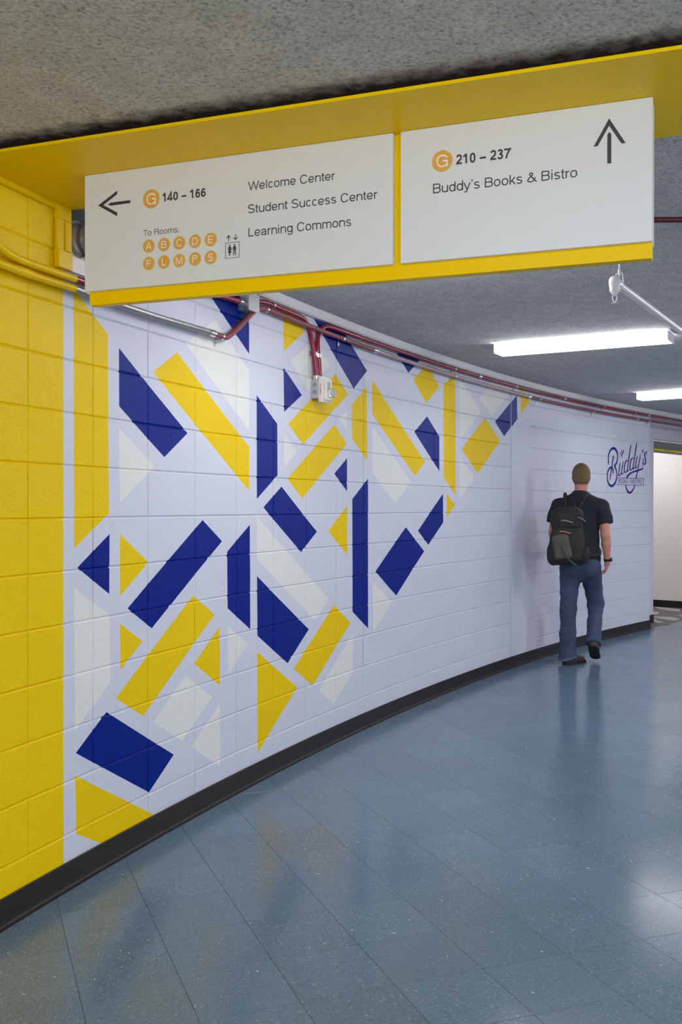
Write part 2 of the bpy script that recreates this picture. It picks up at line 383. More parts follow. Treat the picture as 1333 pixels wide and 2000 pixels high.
# strokes of the shop lettering, pairs of edge points (arc length, height)
LOGO = [
    "8.631,1.943,8.616,1.942 8.630,1.956,8.609,1.954 8.630,1.969,8.602,1.967 8.627,1.985,8.599,1.984 8.625,2.003,8.598,2.002 8.626,2.022,8.598,2.022 8.630,2.041,8.601,2.041 8.639,2.058,8.608,2.060 8.653,2.075,8.620,2.078 8.671,2.091,8.635,2.096 8.692,2.103,8.655,2.113 8.715,2.111,8.679,2.127 8.736,2.116,8.705,2.138 8.747,2.117,8.733,2.145 8.752,2.116,8.764,2.147 8.764,2.116,8.796,2.144 8.778,2.114,8.825,2.136 8.797,2.108,8.845,2.123 8.817,2.098,8.861,2.107 8.836,2.083,8.874,2.090 8.851,2.067,8.883,2.071 8.858,2.053,8.886,2.055 8.859,2.038,8.885,2.039 8.855,2.021,8.882,2.021 8.847,2.004,8.877,2.003 8.835,1.988,8.869,1.986 8.822,1.974,8.858,1.969 8.806,1.963,8.843,1.956 8.789,1.954,8.826,1.944 8.774,1.946,8.812,1.935 8.759,1.938,8.798,1.927",
    "8.757,1.927,8.800,1.938 8.775,1.917,8.815,1.927 8.791,1.906,8.829,1.914 8.809,1.891,8.842,1.896 8.824,1.874,8.853,1.878 8.832,1.858,8.859,1.860 8.835,1.841,8.861,1.842 8.836,1.824,8.863,1.824 8.833,1.807,8.861,1.806 8.823,1.788,8.854,1.785 8.808,1.769,8.842,1.764 8.786,1.751,8.825,1.744 8.761,1.736,8.803,1.725 8.737,1.727,8.779,1.711 8.716,1.721,8.752,1.700 8.706,1.719,8.725,1.693 8.701,1.720,8.693,1.691 8.691,1.720,8.661,1.695 8.676,1.722,8.633,1.705 8.653,1.731,8.611,1.720 8.631,1.744,8.594,1.737 8.615,1.759,8.584,1.755 8.604,1.775,8.579,1.773 8.598,1.794,8.575,1.793 8.597,1.813,8.574,1.813 8.598,1.831,8.575,1.831 8.603,1.847,8.578,1.848 8.613,1.862,8.584,1.864 8.628,1.875,8.595,1.880 8.649,1.890,8.614,1.898 8.671,1.901,8.636,1.913 8.684,1.905,8.663,1.923 8.687,1.906,8.698,1.925 8.696,1.905,8.727,1.918 8.711,1.899,8.745,1.907 8.722,1.889,8.754,1.893 8.730,1.877,8.758,1.879 8.734,1.861,8.758,1.862 8.736,1.845,8.756,1.845",
    "8.735,2.050,8.754,2.052 8.736,2.043,8.761,2.045 8.734,2.034,8.764,2.034 8.727,2.014,8.757,2.013 8.718,1.990,8.747,1.989 8.709,1.967,8.739,1.967 8.702,1.946,8.732,1.946 8.697,1.930,8.726,1.930 8.691,1.916,8.721,1.915 8.685,1.899,8.714,1.898 8.679,1.881,8.706,1.880 8.672,1.859,8.698,1.859 8.665,1.837,8.691,1.836 8.659,1.814,8.683,1.813 8.653,1.794,8.676,1.793 8.650,1.780,8.671,1.780 8.648,1.770,8.667,1.769",
    "8.982,2.127,8.991,2.127 8.978,2.116,8.992,2.116 8.972,2.105,8.991,2.104 8.960,2.095,8.979,2.092 8.948,2.082,8.967,2.081 8.945,2.067,8.959,2.067 8.944,2.050,8.953,2.050",
    "9.030,2.131,9.039,2.132 9.028,2.119,9.045,2.120 9.023,2.108,9.046,2.106 9.005,2.093,9.030,2.089 8.985,2.076,9.011,2.073 8.976,2.057,8.998,2.056 8.971,2.039,8.986,2.038",
    "8.934,1.978,8.953,1.977 8.925,1.962,8.948,1.961 8.917,1.945,8.943,1.944 8.909,1.923,8.935,1.923 8.902,1.900,8.928,1.900 8.894,1.877,8.920,1.876 8.888,1.856,8.914,1.855 8.884,1.842,8.912,1.843 8.884,1.832,8.914,1.835 8.892,1.823,8.918,1.831 8.917,1.819,8.913,1.831 8.937,1.826,8.916,1.832 8.948,1.835,8.930,1.839 8.963,1.846,8.947,1.849 8.978,1.859,8.966,1.861",
    "9.016,1.994,9.033,1.994 9.009,1.976,9.031,1.975 9.002,1.956,9.027,1.956 8.994,1.934,9.020,1.934 8.986,1.912,9.011,1.911 8.977,1.888,9.002,1.887 8.970,1.867,8.996,1.867 8.966,1.855,8.994,1.856 8.967,1.847,8.996,1.851 8.981,1.840,8.997,1.850 9.005,1.840,8.995,1.849 9.023,1.848,9.007,1.853 9.038,1.857,9.024,1.861 9.051,1.867,9.038,1.870 9.063,1.877,9.052,1.879",
    "9.168,2.013,9.160,2.006 9.154,2.016,9.149,2.007 9.133,2.016,9.142,2.006 9.108,2.009,9.129,2.001 9.085,1.997,9.114,1.992 9.070,1.979,9.100,1.976 9.058,1.959,9.088,1.957 9.050,1.938,9.078,1.937 9.046,1.917,9.073,1.918 9.045,1.898,9.074,1.899 9.049,1.881,9.079,1.884 9.060,1.868,9.087,1.875 9.082,1.861,9.091,1.873 9.109,1.865,9.093,1.873 9.126,1.875,9.107,1.879 9.141,1.889,9.124,1.892 9.156,1.906,9.142,1.908",
    "9.240,2.199,9.257,2.199 9.230,2.184,9.253,2.183 9.220,2.165,9.248,2.165 9.210,2.139,9.238,2.139 9.199,2.111,9.227,2.110 9.188,2.081,9.216,2.080 9.177,2.051,9.205,2.051 9.168,2.024,9.195,2.023 9.160,1.997,9.186,1.997 9.153,1.972,9.179,1.971 9.146,1.948,9.172,1.947 9.138,1.923,9.165,1.923 9.133,1.902,9.161,1.903 9.133,1.887,9.162,1.889 9.141,1.876,9.163,1.883 9.169,1.877,9.153,1.884 9.182,1.886,9.166,1.890 9.196,1.897,9.182,1.900 9.212,1.910,9.201,1.912",
    "9.328,2.045,9.318,2.039 9.314,2.050,9.306,2.041 9.291,2.050,9.300,2.041 9.265,2.042,9.287,2.035 9.242,2.029,9.272,2.025 9.228,2.011,9.259,2.009 9.217,1.991,9.247,1.989 9.208,1.970,9.237,1.969 9.203,1.949,9.231,1.949 9.203,1.929,9.232,1.931 9.207,1.912,9.237,1.915 9.217,1.899,9.245,1.906 9.241,1.891,9.247,1.904 9.268,1.897,9.248,1.905 9.284,1.909,9.265,1.913 9.299,1.925,9.282,1.927 9.315,1.942,9.300,1.944",
    "9.409,2.232,9.426,2.231 9.397,2.210,9.421,2.209 9.385,2.187,9.415,2.186 9.374,2.160,9.405,2.159 9.363,2.131,9.394,2.131 9.352,2.101,9.382,2.101 9.342,2.072,9.371,2.071 9.332,2.044,9.359,2.043 9.321,2.017,9.348,2.016 9.313,1.990,9.339,1.990 9.305,1.966,9.331,1.966 9.297,1.946,9.324,1.946 9.291,1.930,9.320,1.930 9.292,1.915,9.321,1.918 9.304,1.905,9.320,1.915 9.331,1.910,9.312,1.916 9.344,1.920,9.327,1.923 9.358,1.932,9.344,1.935 9.374,1.946,9.363,1.948",
    "9.418,2.076,9.433,2.076 9.409,2.055,9.429,2.054 9.399,2.033,9.424,2.032 9.388,2.010,9.415,2.009 9.376,1.987,9.404,1.986 9.365,1.965,9.393,1.964 9.357,1.945,9.386,1.945 9.359,1.930,9.389,1.934 9.373,1.920,9.391,1.931 9.402,1.923,9.384,1.931 9.416,1.933,9.398,1.937 9.430,1.946,9.414,1.949 9.446,1.960,9.432,1.962",
    "9.503,2.094,9.520,2.093 9.494,2.070,9.516,2.070 9.485,2.045,9.511,2.045 9.475,2.018,9.501,2.017 9.464,1.990,9.489,1.989 9.453,1.962,9.479,1.961 9.443,1.935,9.468,1.934 9.432,1.911,9.457,1.910 9.421,1.889,9.447,1.887 9.410,1.865,9.436,1.864 9.400,1.843,9.425,1.841 9.392,1.826,9.417,1.825 9.384,1.811,9.409,1.809",
    "9.348,1.727,9.374,1.724 9.334,1.710,9.360,1.707 9.317,1.694,9.345,1.689 9.294,1.678,9.326,1.671 9.270,1.664,9.304,1.655 9.248,1.655,9.282,1.641 9.228,1.650,9.259,1.632 9.215,1.649,9.232,1.624 9.211,1.649,9.199,1.623 9.204,1.650,9.168,1.629 9.188,1.654,9.145,1.639 9.167,1.664,9.127,1.655 9.146,1.678,9.112,1.672 9.131,1.693,9.101,1.689 9.121,1.707,9.093,1.704 9.114,1.716,9.090,1.714 9.110,1.724,9.089,1.723",
    "9.147,1.804,9.108,1.811 9.164,1.818,9.124,1.826 9.184,1.830,9.147,1.842 9.216,1.844,9.184,1.858 9.255,1.857,9.228,1.873 9.300,1.867,9.279,1.885 9.349,1.876,9.333,1.895 9.398,1.883,9.385,1.903 9.446,1.890,9.432,1.909 9.494,1.899,9.477,1.917 9.536,1.907,9.516,1.925 9.566,1.914,9.543,1.931 9.591,1.920,9.566,1.938",
    "9.585,1.915,9.572,1.915 9.587,1.938,9.573,1.938 9.590,1.961,9.575,1.961 9.595,1.982,9.578,1.982 9.600,2.003,9.582,2.003 9.605,2.025,9.586,2.024 9.610,2.047,9.590,2.046",
    "9.572,2.159,9.587,2.161 9.571,2.152,9.594,2.154 9.570,2.144,9.599,2.145 9.569,2.135,9.596,2.134 9.567,2.124,9.588,2.123 9.561,2.114,9.575,2.112 9.553,2.103,9.562,2.102",
    "9.700,2.142,9.713,2.141 9.683,2.126,9.701,2.126 9.677,2.089,9.692,2.089",
    "9.697,2.126,9.687,2.121 9.686,2.132,9.674,2.125 9.667,2.135,9.668,2.126 9.646,2.130,9.663,2.123 9.631,2.122,9.655,2.118 9.623,2.112,9.651,2.111 9.619,2.100,9.650,2.101 9.621,2.087,9.653,2.090 9.627,2.071,9.660,2.075 9.637,2.054,9.670,2.058 9.646,2.036,9.679,2.039 9.649,2.018,9.682,2.019 9.647,2.001,9.679,2.000 9.636,1.990,9.666,1.984 9.627,1.985,9.644,1.973 9.628,1.984,9.613,1.974 9.618,1.987,9.598,1.983 9.610,1.998,9.592,1.996 9.604,2.013,9.589,2.011",
    "8.854,1.799,8.854,1.805 9.620,1.804,9.620,1.810",
    "8.815,1.721,8.815,1.726 9.620,1.726,9.621,1.732",
    "9.612,1.808,9.624,1.806 9.587,1.769,9.599,1.769 9.612,1.728,9.624,1.730",
]

BL, CH = 0.4064, 0.2032
S_PIL0, S_PIL1 = 6.1014, 6.5447
S_END = 9.7959

def wall_at(s):
    """point on the wall line, unit tangent, unit normal towards the corridor"""
    i = 0
    while i < len(WALL)-2 and s > WALL[i+1][0] + 1e-6: i += 1
    a, b = WALL[i], WALL[i+1]
    f = (s-a[0])/(b[0]-a[0])
    p = Vector((a[1]+(b[1]-a[1])*f, a[2]+(b[2]-a[2])*f, 0))
    t = Vector((b[1]-a[1], b[2]-a[2], 0)).normalized()
    return p, t, Vector((t.y, -t.x, 0))

def wp(s, z, d=0.0):
    p, t, n = wall_at(s)
    return Vector((p.x+n.x*d, p.y+n.y*d, z))

def joint_normal(i):
    """mitre normal at wall joint i"""
    ns = []
    for j in (i-1, i):
        if 0 <= j < len(WALL)-1:
            a, b = WALL[j], WALL[j+1]
            t = Vector((b[1]-a[1], b[2]-a[2], 0)).normalized(); ns.append(Vector((t.y, -t.x, 0)))
    n = sum(ns, Vector((0, 0, 0))).normalized()
    return n / max(0.5, n.dot(ns[0]))

def wall_line(s0, s1, d):
    """points of a line that follows the wall at distance d"""
    pts = [wp(s0, 0, d)]
    for i, (s, x, y) in enumerate(WALL):
        if s0+1e-3 < s < s1-1e-3:
            pts.append(Vector((x, y, 0)) + joint_normal(i)*d)
    pts.append(wp(s1, 0, d)); return pts

# --- paint cutter: splits flat convex pieces along the mural outlines
def half(poly, a, b, inside):
    o = []; n = len(poly)
    def sd(p): return ((b[0]-a[0])*(p[1]-a[1])-(b[1]-a[1])*(p[0]-a[0]))*(1 if inside else -1)
    for i in range(n):
        p, q = poly[i], poly[(i+1) % n]; dp, dq = sd(p), sd(q)
        if dp >= 0: o.append(p)
        if (dp > 0 and dq < 0) or (dp < 0 and dq > 0):
            f = dp/(dp-dq); o.append((p[0]+(q[0]-p[0])*f, p[1]+(q[1]-p[1])*f))
    if len(o) < 3: return None
    ar = sum(o[i][0]*o[(i+1) % len(o)][1]-o[(i+1) % len(o)][0]*o[i][1] for i in range(len(o)))
    return o if ar > 2e-9 else None
SHAPES = []
for c, pl in MURAL:
    a = sum(pl[i][0]*pl[(i+1) % len(pl)][1]-pl[(i+1) % len(pl)][0]*pl[i][1] for i in range(len(pl)))
    if a < 0: pl = pl[::-1]
    xs = [p[0] for p in pl]; zs = [p[1] for p in pl]
    SHAPES.append(('LYNW'.index(c), pl, (min(xs), max(xs), min(zs), max(zs))))
def paint(polys):
    faces = [(p, 0) for p in polys]
    xs = [q[0] for p in polys for q in p]; zs = [q[1] for p in polys for q in p]
    bb = (min(xs), max(xs), min(zs), max(zs))
    for m, sh, sb in SHAPES:
        if sb[1] <= bb[0] or sb[0] >= bb[1] or sb[3] <= bb[2] or sb[2] >= bb[3]: continue
        out = []
        for f, fm in faces:
            cur = f; rest = []
            for i in range(len(sh)):
                a, b = sh[i], sh[(i+1) % len(sh)]
                r = half(cur, a, b, False)
                if r: rest.append(r)
                cur = half(cur, a, b, True)
                if cur is None: break
            if cur is None: out.append((f, fm))
            else:
                out.append((cur, m)); out += [(r, fm) for r in rest]
        faces = out
    return faces

UB, ZB, DZ = 0.0048, 0.0058, 0.0052     # bevel widths and depths of the tooled joints
PLAIN_CACHE = {}
def make_block(s0, s1, z0, z1, parent, top=True):
    g = 0.0004; DU = 0.0024 if s0 < 3.0 else 0.0008
    a, b, lo, hi = s0+g, s1-g, z0+g, z1-g
    p0 = wp(s0+1e-5, 0); _, t, n = wall_at((s0+s1)/2)
    sc, zc = (s0+s1)/2, (z0+z1)/2
    U = [a, a+UB, b-UB, b]; Z = [lo, lo+ZB, hi-ZB, hi]
    polys = [[(U[i], Z[j]), (U[i+1], Z[j]), (U[i+1], Z[j+1]), (U[i], Z[j+1])] for i in range(3) for j in range(3)]
    faces = paint(polys)
    def dep(p):
        du = max(0, 1-min(p[0]-a, b-p[0])/UB)*DU; dz = max(0, 1-min(p[1]-lo, hi-p[1])/ZB)*DZ
        return max(du, dz)
    key = None
    if len(faces) == 9 and len(set(m for _, m in faces)) == 1:
        key = (round(s1-s0, 3), round(z1-z0, 3), faces[0][1], DU)
    if key and key in PLAIN_CACHE: me = PLAIN_CACHE[key]
    else:
        vs = []; fs = []; ms = []; idx = {}
        def vi(p):
            k = (round(p[0], 6), round(p[1], 6))
            if k not in idx: idx[k] = len(vs); vs.append((p[0]-sc, dep(p), p[1]-zc))
            return idx[k]
        for f, m in faces:
            ids = []
            for q in f:
                i = vi(q)
                if i not in ids: ids.append(i)
            if len(ids) > 2: fs.append(ids); ms.append(m)
        # edges of the block going back into the joint
        k = len(vs); d1, d2 = DU, 0.009
        ring = [(a, lo), (b, lo), (b, hi), (a, hi)]
        vs += [(p[0]-sc, DZ, p[1]-zc) for p in ring] + [(p[0]-sc, d2, p[1]-zc) for p in ring]
        for i in range(4):
            j = (i+1) % 4; fs.append([k+j, k+i, k+4+i, k+4+j]); ms.append(faces[0][1])
        me = bpy.data.meshes.new('concrete_block'); me.from_pydata(vs, [], fs)
        for q in MURAL_MATS: me.materials.append(q)
        me.polygons.foreach_set('material_index', ms)
        if key: PLAIN_CACHE[key] = me
    o = link('concrete_block', me, parent)
    mid = wp(sc, zc)
    o.location = (mid.x - n.x*random.uniform(0, 0.0009), mid.y - n.y*random.uniform(0, 0.0009), zc)
    o.rotation_euler = (0, 0, math.atan2(t.y, t.x))
    return o

NOTCH0, NOTCH1 = 0.232, 0.8128           # the opening high in the wall behind the sign
def backing(name, s0, s1, joints):
    """the wall behind the block faces: painted mortar face, back and ends"""
    mb = MB(); js = [s0] + [s for s in joints if s0+1e-3 < s < s1-1e-3] + [s1]
    for a, b in zip(js[:-1], js[1:]):
        _, t, n = wall_at((a+b)/2)
        pa, pb = wp(a+1e-6, 0), wp(b-1e-6, 0)
        rows = [(a, b, c*CH, (c+1)*CH) for c in range(13)]
        if name == 'wall_left' and abs(a) < 1e-3: rows[12] = (a, NOTCH0, 12*CH, 13*CH)
        if name == 'wall_left' and abs(a-BL) < 1e-3: rows.pop()
        for u0, u1, z0, z1 in rows:
            u0, u1 = u0-0.0008, u1+0.0008; mp_ = wp((a+b)/2, 0, -0.0062)
            for f, m in paint([[(u0, z0), (u1, z0), (u1, z1), (u0, z1)]]):
                vs = [Vector((mp_.x+t.x*(q[0]-(a+b)/2), mp_.y+t.y*(q[0]-(a+b)/2), q[1])) for q in f]
                mb.add(vs, [list(range(len(vs)))], m)
    # core of the wall
    for a, b in zip(js[:-1], js[1:]):
        top = 13*CH
        for u0, u1, zt in ([(a, b, top)] if not (name == 'wall_left' and -1e-3 < a < BL+1e-3) else ([(a, NOTCH0, top), (NOTCH0, b, 12*CH)] if a < 1e-3 else [(a, b, 12*CH)])):
            A, B = wp(u0+1e-6, 0, -0.0075), wp(u1-1e-6, 0, -0.0075)
            A2, B2 = wp(u0+1e-6, 0, -0.19), wp(u1-1e-6, 0, -0.19)
            mb.hexa([(*A.xy, 0), (*B.xy, 0), (*B2.xy, 0), (*A2.xy, 0), (*A.xy, zt), (*B.xy, zt), (*B2.xy, zt), (*A2.xy, zt)], 1 if u1 < 0.25 else 0)
    o = mb.build(name, MURAL_MATS, fix=False)
    return tag(o, kind='structure')

JN = [s for s, _, _ in WALL]
wall_left = backing('wall_left', WALL[0][0], S_PIL0, JN)
for k in range(-6, 15):
    s0, s1 = k*BL, min((k+1)*BL, S_PIL0)
    if k == 14: s0 = 14*BL
    for c in range(13):
        if k == 1 and c == 12: continue
        make_block(s0, NOTCH0 if (k == 0 and c == 12) else s1, c*CH, (c+1)*CH, wall_left)
wall_back = backing('wall_back', S_PIL1, S_END, JN)
for j in range(8):
    for c in range(13):
        make_block(S_PIL1+j*BL, min(S_PIL1+(j+1)*BL, S_END), c*CH, (c+1)*CH, wall_back)

# smooth plaster pier between the two block walls
mb = MB()
for f, m in paint([[(S_PIL0, 0), (S_PIL1, 0), (S_PIL1, 13*CH), (S_PIL0, 13*CH)]]):
    mb.add([wp(min(max(q[0], S_PIL0+1e-5), S_PIL1-1e-5), q[1], 0.004) for q in f], [list(range(len(f)))], m)
for sgn in (0, 1):
    s = (S_PIL0+1e-5, S_PIL1-1e-5)[sgn]
    a, b = wp(s, 0, 0.004), wp(s, 0, -0.19)
    mb.add([(*a.xy, 0), (*b.xy, 0), (*b.xy, 13*CH), (*a.xy, 13*CH)], [(0, 1, 2, 3) if sgn == 0 else (3, 2, 1, 0)], 0)
tag(mb.build('trim_1', MURAL_MATS, fix=False), kind='structure')

# recess with its dark lining and painted sill
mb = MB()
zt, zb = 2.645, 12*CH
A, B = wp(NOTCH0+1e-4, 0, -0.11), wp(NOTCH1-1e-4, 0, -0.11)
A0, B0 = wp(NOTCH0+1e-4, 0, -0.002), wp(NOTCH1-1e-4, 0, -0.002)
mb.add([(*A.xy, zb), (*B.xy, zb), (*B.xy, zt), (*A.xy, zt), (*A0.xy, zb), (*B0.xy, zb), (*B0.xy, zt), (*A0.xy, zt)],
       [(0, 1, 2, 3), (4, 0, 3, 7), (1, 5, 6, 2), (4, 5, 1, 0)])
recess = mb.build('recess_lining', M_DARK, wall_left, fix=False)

def follow(name, m, s0, s1, prof, parent=None, structure=True, smooth=False):
    """profile (distance from wall, height) swept along the wall"""
    mb = MB(); lines = [wall_line(s0, s1, d) for d, z in prof]; n = len(prof); k = len(lines[0])
    vs = [(lines[i][j].x, lines[i][j].y, prof[i][1]) for j in range(k) for i in range(n)]
    fs = [(j*n+i, j*n+(i+1) % n, (j+1)*n+(i+1) % n, (j+1)*n+i) for j in range(k-1) for i in range(n)]
    fs += [list(range(n)), [(k-1)*n+i for i in range(n)][::-1]]
    mb.add(vs, fs); o = mb.build(name, m, parent, smooth)
    if structure and parent is None: tag(o, kind='structure')
    return o
BASEP = [(0.0042, 0.0), (0.0042, 0.1016), (0.0075, 0.1016), (0.0088, 0.099), (0.0088, 0.022), (0.011, 0.012), (0.017, 0.005), (0.027, 0.0022), (0.0275, 0.0)]
follow('baseboard_left', M_BASE, WALL[0][0], S_PIL1-0.001, BASEP)
follow('baseboard_back', M_BASE, S_PIL1+0.001, S_END+0.006, BASEP)
follow('trim_2', M_TRIM, NOTCH1+0.02, S_END+5.15, [(0.0015, 2.590), (0.0015, 2.6445), (0.036, 2.6445), (0.036, 2.600), (0.028, 2.590)])
follow('trim_3', M_TRIM, NOTCH0+0.003, NOTCH1-0.003, [(0.0015, 2.372), (0.0015, 2.4375), (0.006, 2.4375), (0.014, 2.431), (0.014, 2.372)])

# ---------------------------------------------------------------- end of the block wall, set-back wall with the opening
E0 = Vector((WALL[-2][1], WALL[-2][2], 0))
ET = (Vector((WALL[-1][1], WALL[-1][2], 0))-E0).normalized(); EN = Vector((ET.y, -ET.x, 0))
def ep(t, d, z):  # d: metres behind the block wall's line
    q = E0 + ET*t - EN*d
    return (q.x, q.y, z)
def ebox(mb, t0, t1, d0, d1, z0, z1, m=0):
    return mb.hexa([ep(t0, d0, z0), ep(t1, d0, z0), ep(t1, d1, z0), ep(t0, d1, z0), ep(t0, d0, z1), ep(t1, d0, z1), ep(t1, d1, z1), ep(t0, d1, z1)], m)
mb = MB()
ebox(mb, -0.25, -0.0005, 0.20, 0.52, 0, 2.6416)
ebox(mb, -0.0005, 0.623, 0.22, 0.52, 0, 2.6416)
ebox(mb, 0.623, 2.42, 0.22, 0.30, 2.335, 2.6416)
ebox(mb, 2.42, 5.2, 0.22, 0.26, 0, 2.6416)
tag(mb.build('wall_end', M_PLAIN), kind='structure')
mb = MB(); ebox(mb, 0.004, 0.626, 0.212, 0.2195, 0, 0.1016); ebox(mb, 0.6235, 0.63, 0.2195, 0.52, 0, 0.1016)
ebox(mb, 2.42, 5.2, 0.212, 0.2195, 0, 0.1016)
tag(mb.build('baseboard_end', M_BASE), kind='structure')

# room beyond the opening
R0 = Vector((4.635, 14.686, 0)); RT = Vector((0.78, -0.62, 0)).normalized(); RN = Vector((RT.y, -RT.x, 0))
if RN.y > 0: RN = -RN
def rbox(mb, a0, a1, d0, d1, z0, z1, m=0):
    def q(a, d, z):
        p = R0 + RT*a - RN*d
        return (p.x, p.y, z)
    return mb.hexa([q(a0, d0, z0), q(a1, d0, z0), q(a1, d1, z0), q(a0, d1, z0), q(a0, d0, z1), q(a1, d0, z1), q(a1, d1, z1), q(a0, d1, z1)], m)
mb = MB(); rbox(mb, -2.2, 0.72, 0, 0.12, 0, 2.6416)
tag(mb.build('wall_beyond', M_WARM), kind='structure')
mb = MB(); rbox(mb, -2.18, 0.70, -0.008, -0.0005, 0, 0.1016)
tag(mb.build('baseboard_beyond', M_BASE), kind='structure')
mb = MB()
q = R0 + RT*-2.2; q2 = Vector(ep(-0.3, 0.53, 0))
for a, b in (((q.x, q.y), (q2.x, q2.y)),):
    dx, dy = b[0]-a[0], b[1]-a[1]; L = math.hypot(dx, dy); nx, ny = -dy/L*0.1, dx/L*0.1
    mb.hexa([(a[0], a[1], 0), (b[0], b[1], 0), (b[0]+nx, b[1]+ny, 0), (a[0]+nx, a[1]+ny, 0), (a[0], a[1], 2.6416), (b[0], b[1], 2.6416), (b[0]+nx, b[1]+ny, 2.6416), (a[0]+nx, a[1]+ny, 2.6416)])
tag(mb.build('wall_beyond_side', M_WARM), kind='structure')

# right wall, rear wall, far closing wall (all outside the photograph, they close the corridor)
W = 5.4
rl = wall_line(-0.55, S_END, W) + [Vector(ep(5.2, -W, 0))]
mb = MB()
for a, b in zip(rl[:-1], rl[1:]):
    d = (b-a).normalized(); n = Vector((d.y, -d.x, 0))*0.12
    mb.hexa([(*a.xy, 0), (*b.xy, 0), (*(b+n).xy, 0), (*(a+n).xy, 0), (*a.xy, 2.6416), (*b.xy, 2.6416), (*(b+n).xy, 2.6416), (*(a+n).xy, 2.6416)])
tag(mb.build('wall_right', M_PLAIN), kind='structure')
mb = MB()
for a, b in ((rl[-1], Vector(ep(5.2, 0.52, 0))),):
    d = (b-a).normalized(); n = Vector((d.y, -d.x, 0))*0.12
    mb = MB()
    mb.hexa([(*a.xy, 0), (*b.xy, 0), (*(b+n).xy, 0), (*(a+n).xy, 0), (*a.xy, 2.6416), (*b.xy, 2.6416), (*(b+n).xy, 2.6416), (*(a+n).xy, 2.6416)])
    tag(mb.build('wall_rear' if a.y < 5 else 'wall_far', M_PLAIN), kind='structure')

# ceiling
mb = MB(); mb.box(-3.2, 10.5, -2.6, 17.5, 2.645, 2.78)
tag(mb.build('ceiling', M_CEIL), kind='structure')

# ---------------------------------------------------------------- floor of square vinyl tiles
GA, G0, T = 0.362469, (-0.687171, 2.721197), 0.3048
ga, gb = Vector((math.cos(GA), math.sin(GA), 0)), Vector((-math.sin(GA), math.cos(GA), 0))
mb = MB(); mb.box(-4.5, 10.5, -3.2, 17.5, -0.12, -0.0035)
floor = tag(mb.build('floor', M_GROUT), kind='structure')
h, t_, bz = T/2-0.0005, 0.003, 0.0007
mb = MB(); mb.add([(-h, -h, -t_), (h, -h, -t_), (h, h, -t_), (-h, h, -t_), (-h, -h, -bz), (h, -h, -bz), (h, h, -bz), (-h, h, -bz),
                   (-h+bz, -h+bz, 0), (h-bz, -h+bz, 0), (h-bz, h-bz, 0), (-h+bz, h-bz, 0)],
                  [(0, 1, 5, 4), (1, 2, 6, 5), (2, 3, 7, 6), (3, 0, 4, 7), (4, 5, 9, 8), (5, 6, 10, 9), (6, 7, 11, 10), (7, 4, 8, 11), (8, 9, 10, 11)])
tile_me = bpy.data.meshes.new('floor_tile'); tile_me.from_pydata(mb.v, [], mb.f); tile_me.materials.append(M_TILE)
def side_of_wall(p):
    """signed distance from the block wall, positive in the corridor, and arc length"""
    best = (1e9, 0, 0)
    for i in range(len(WALL)-1):
        a = Vector((WALL[i][1], WALL[i][2], 0)); b = Vector((WALL[i+1][1], WALL[i+1][2], 0)); d = b-a
        f = min(1, max(0, (p-a).dot(d)/d.length_squared)); q = a+d*f; r = p-q
        if r.length < best[0]:
            best = (r.length, r.dot(Vector((d.y, -d.x, 0)).normalized()), WALL[i][0]+f*(WALL[i+1][0]-WALL[i][0]))
    return best[1], best[2]
cand = []; WT = 5.45
for i in range(-22, 40):
    for j in range(-22, 46):
        p = Vector((G0[0], G0[1], 0)) + ga*((i+0.5)*T) + gb*((j+0.5)*T)
        if p.y < -2.6 or p.y > 16.5: continue
        d, s = side_of_wall(p)
        if d < -0.16 or d > WT: continue
        if s > S_END+0.1 and d < -0.12: continue
        vis = p.y > 2.6 and abs(p.x) < 0.3432*p.y + 0.25 and d > -0.05
        cand.append((0 if vis else 1, p.y, i, j, p))
cand.sort(key=lambda q: (q[0], q[1]))
rest = MB()
for n_, (v, y, i, j, p) in enumerate(cand):
    rot = GA + (math.pi/2 if (i+j) % 2 else 0)
    if v == 0 and n_ < 300:
        o = link('floor_tile', tile_me, floor); o.location = p; o.rotation_euler = (0, 0, rot)
    else:
        c_, s_ = math.cos(rot), math.sin(rot)
        rest.add([(p.x+c_*x-s_*y_, p.y+s_*x+c_*y_, z) for x, y_, z in mb.v], mb.f)
tag(rest.build('floor_tile', M_TILE, floor, fix=False), kind='stuff')

# carpet beyond the opening, printed with large grey shards
cp = [ep(-0.3, 0.0, 0)[:2], ep(5.4, 0.0, 0)[:2]]
far = [R0+RT*0.66-RN*-0.012, R0+RT*-1.9-RN*-0.012]
mb = MB()
def flat(pts, z, m, th=0.004):
    n = len(pts)
    a = sum(pts[i][0]*pts[(i+1) % n][1]-pts[(i+1) % n][0]*pts[i][1] for i in range(n))
    if a < 0: pts = pts[::-1]
    mb.add([(x, y, z) for x, y in pts]+[(x, y, z-th) for x, y in pts], [list(range(n)), list(range(n, 2*n))[::-1]]+[(i+n, (i+1) % n+n, (i+1) % n, i) for i in range(n)], m)
flat([ep(0.035, 0.0, 0)[:2], ep(2.41, 0.0, 0)[:2], ep(2.41, 0.28, 0)[:2], tuple(far[0].xy), tuple(far[1].xy), ep(0.1, 0.60, 0)[:2], ep(0.64, 0.55, 0)[:2], ep(0.64, 0.2, 0)[:2], ep(0.035, 0.2, 0)[:2]], 0.0012, 0, 0.003)
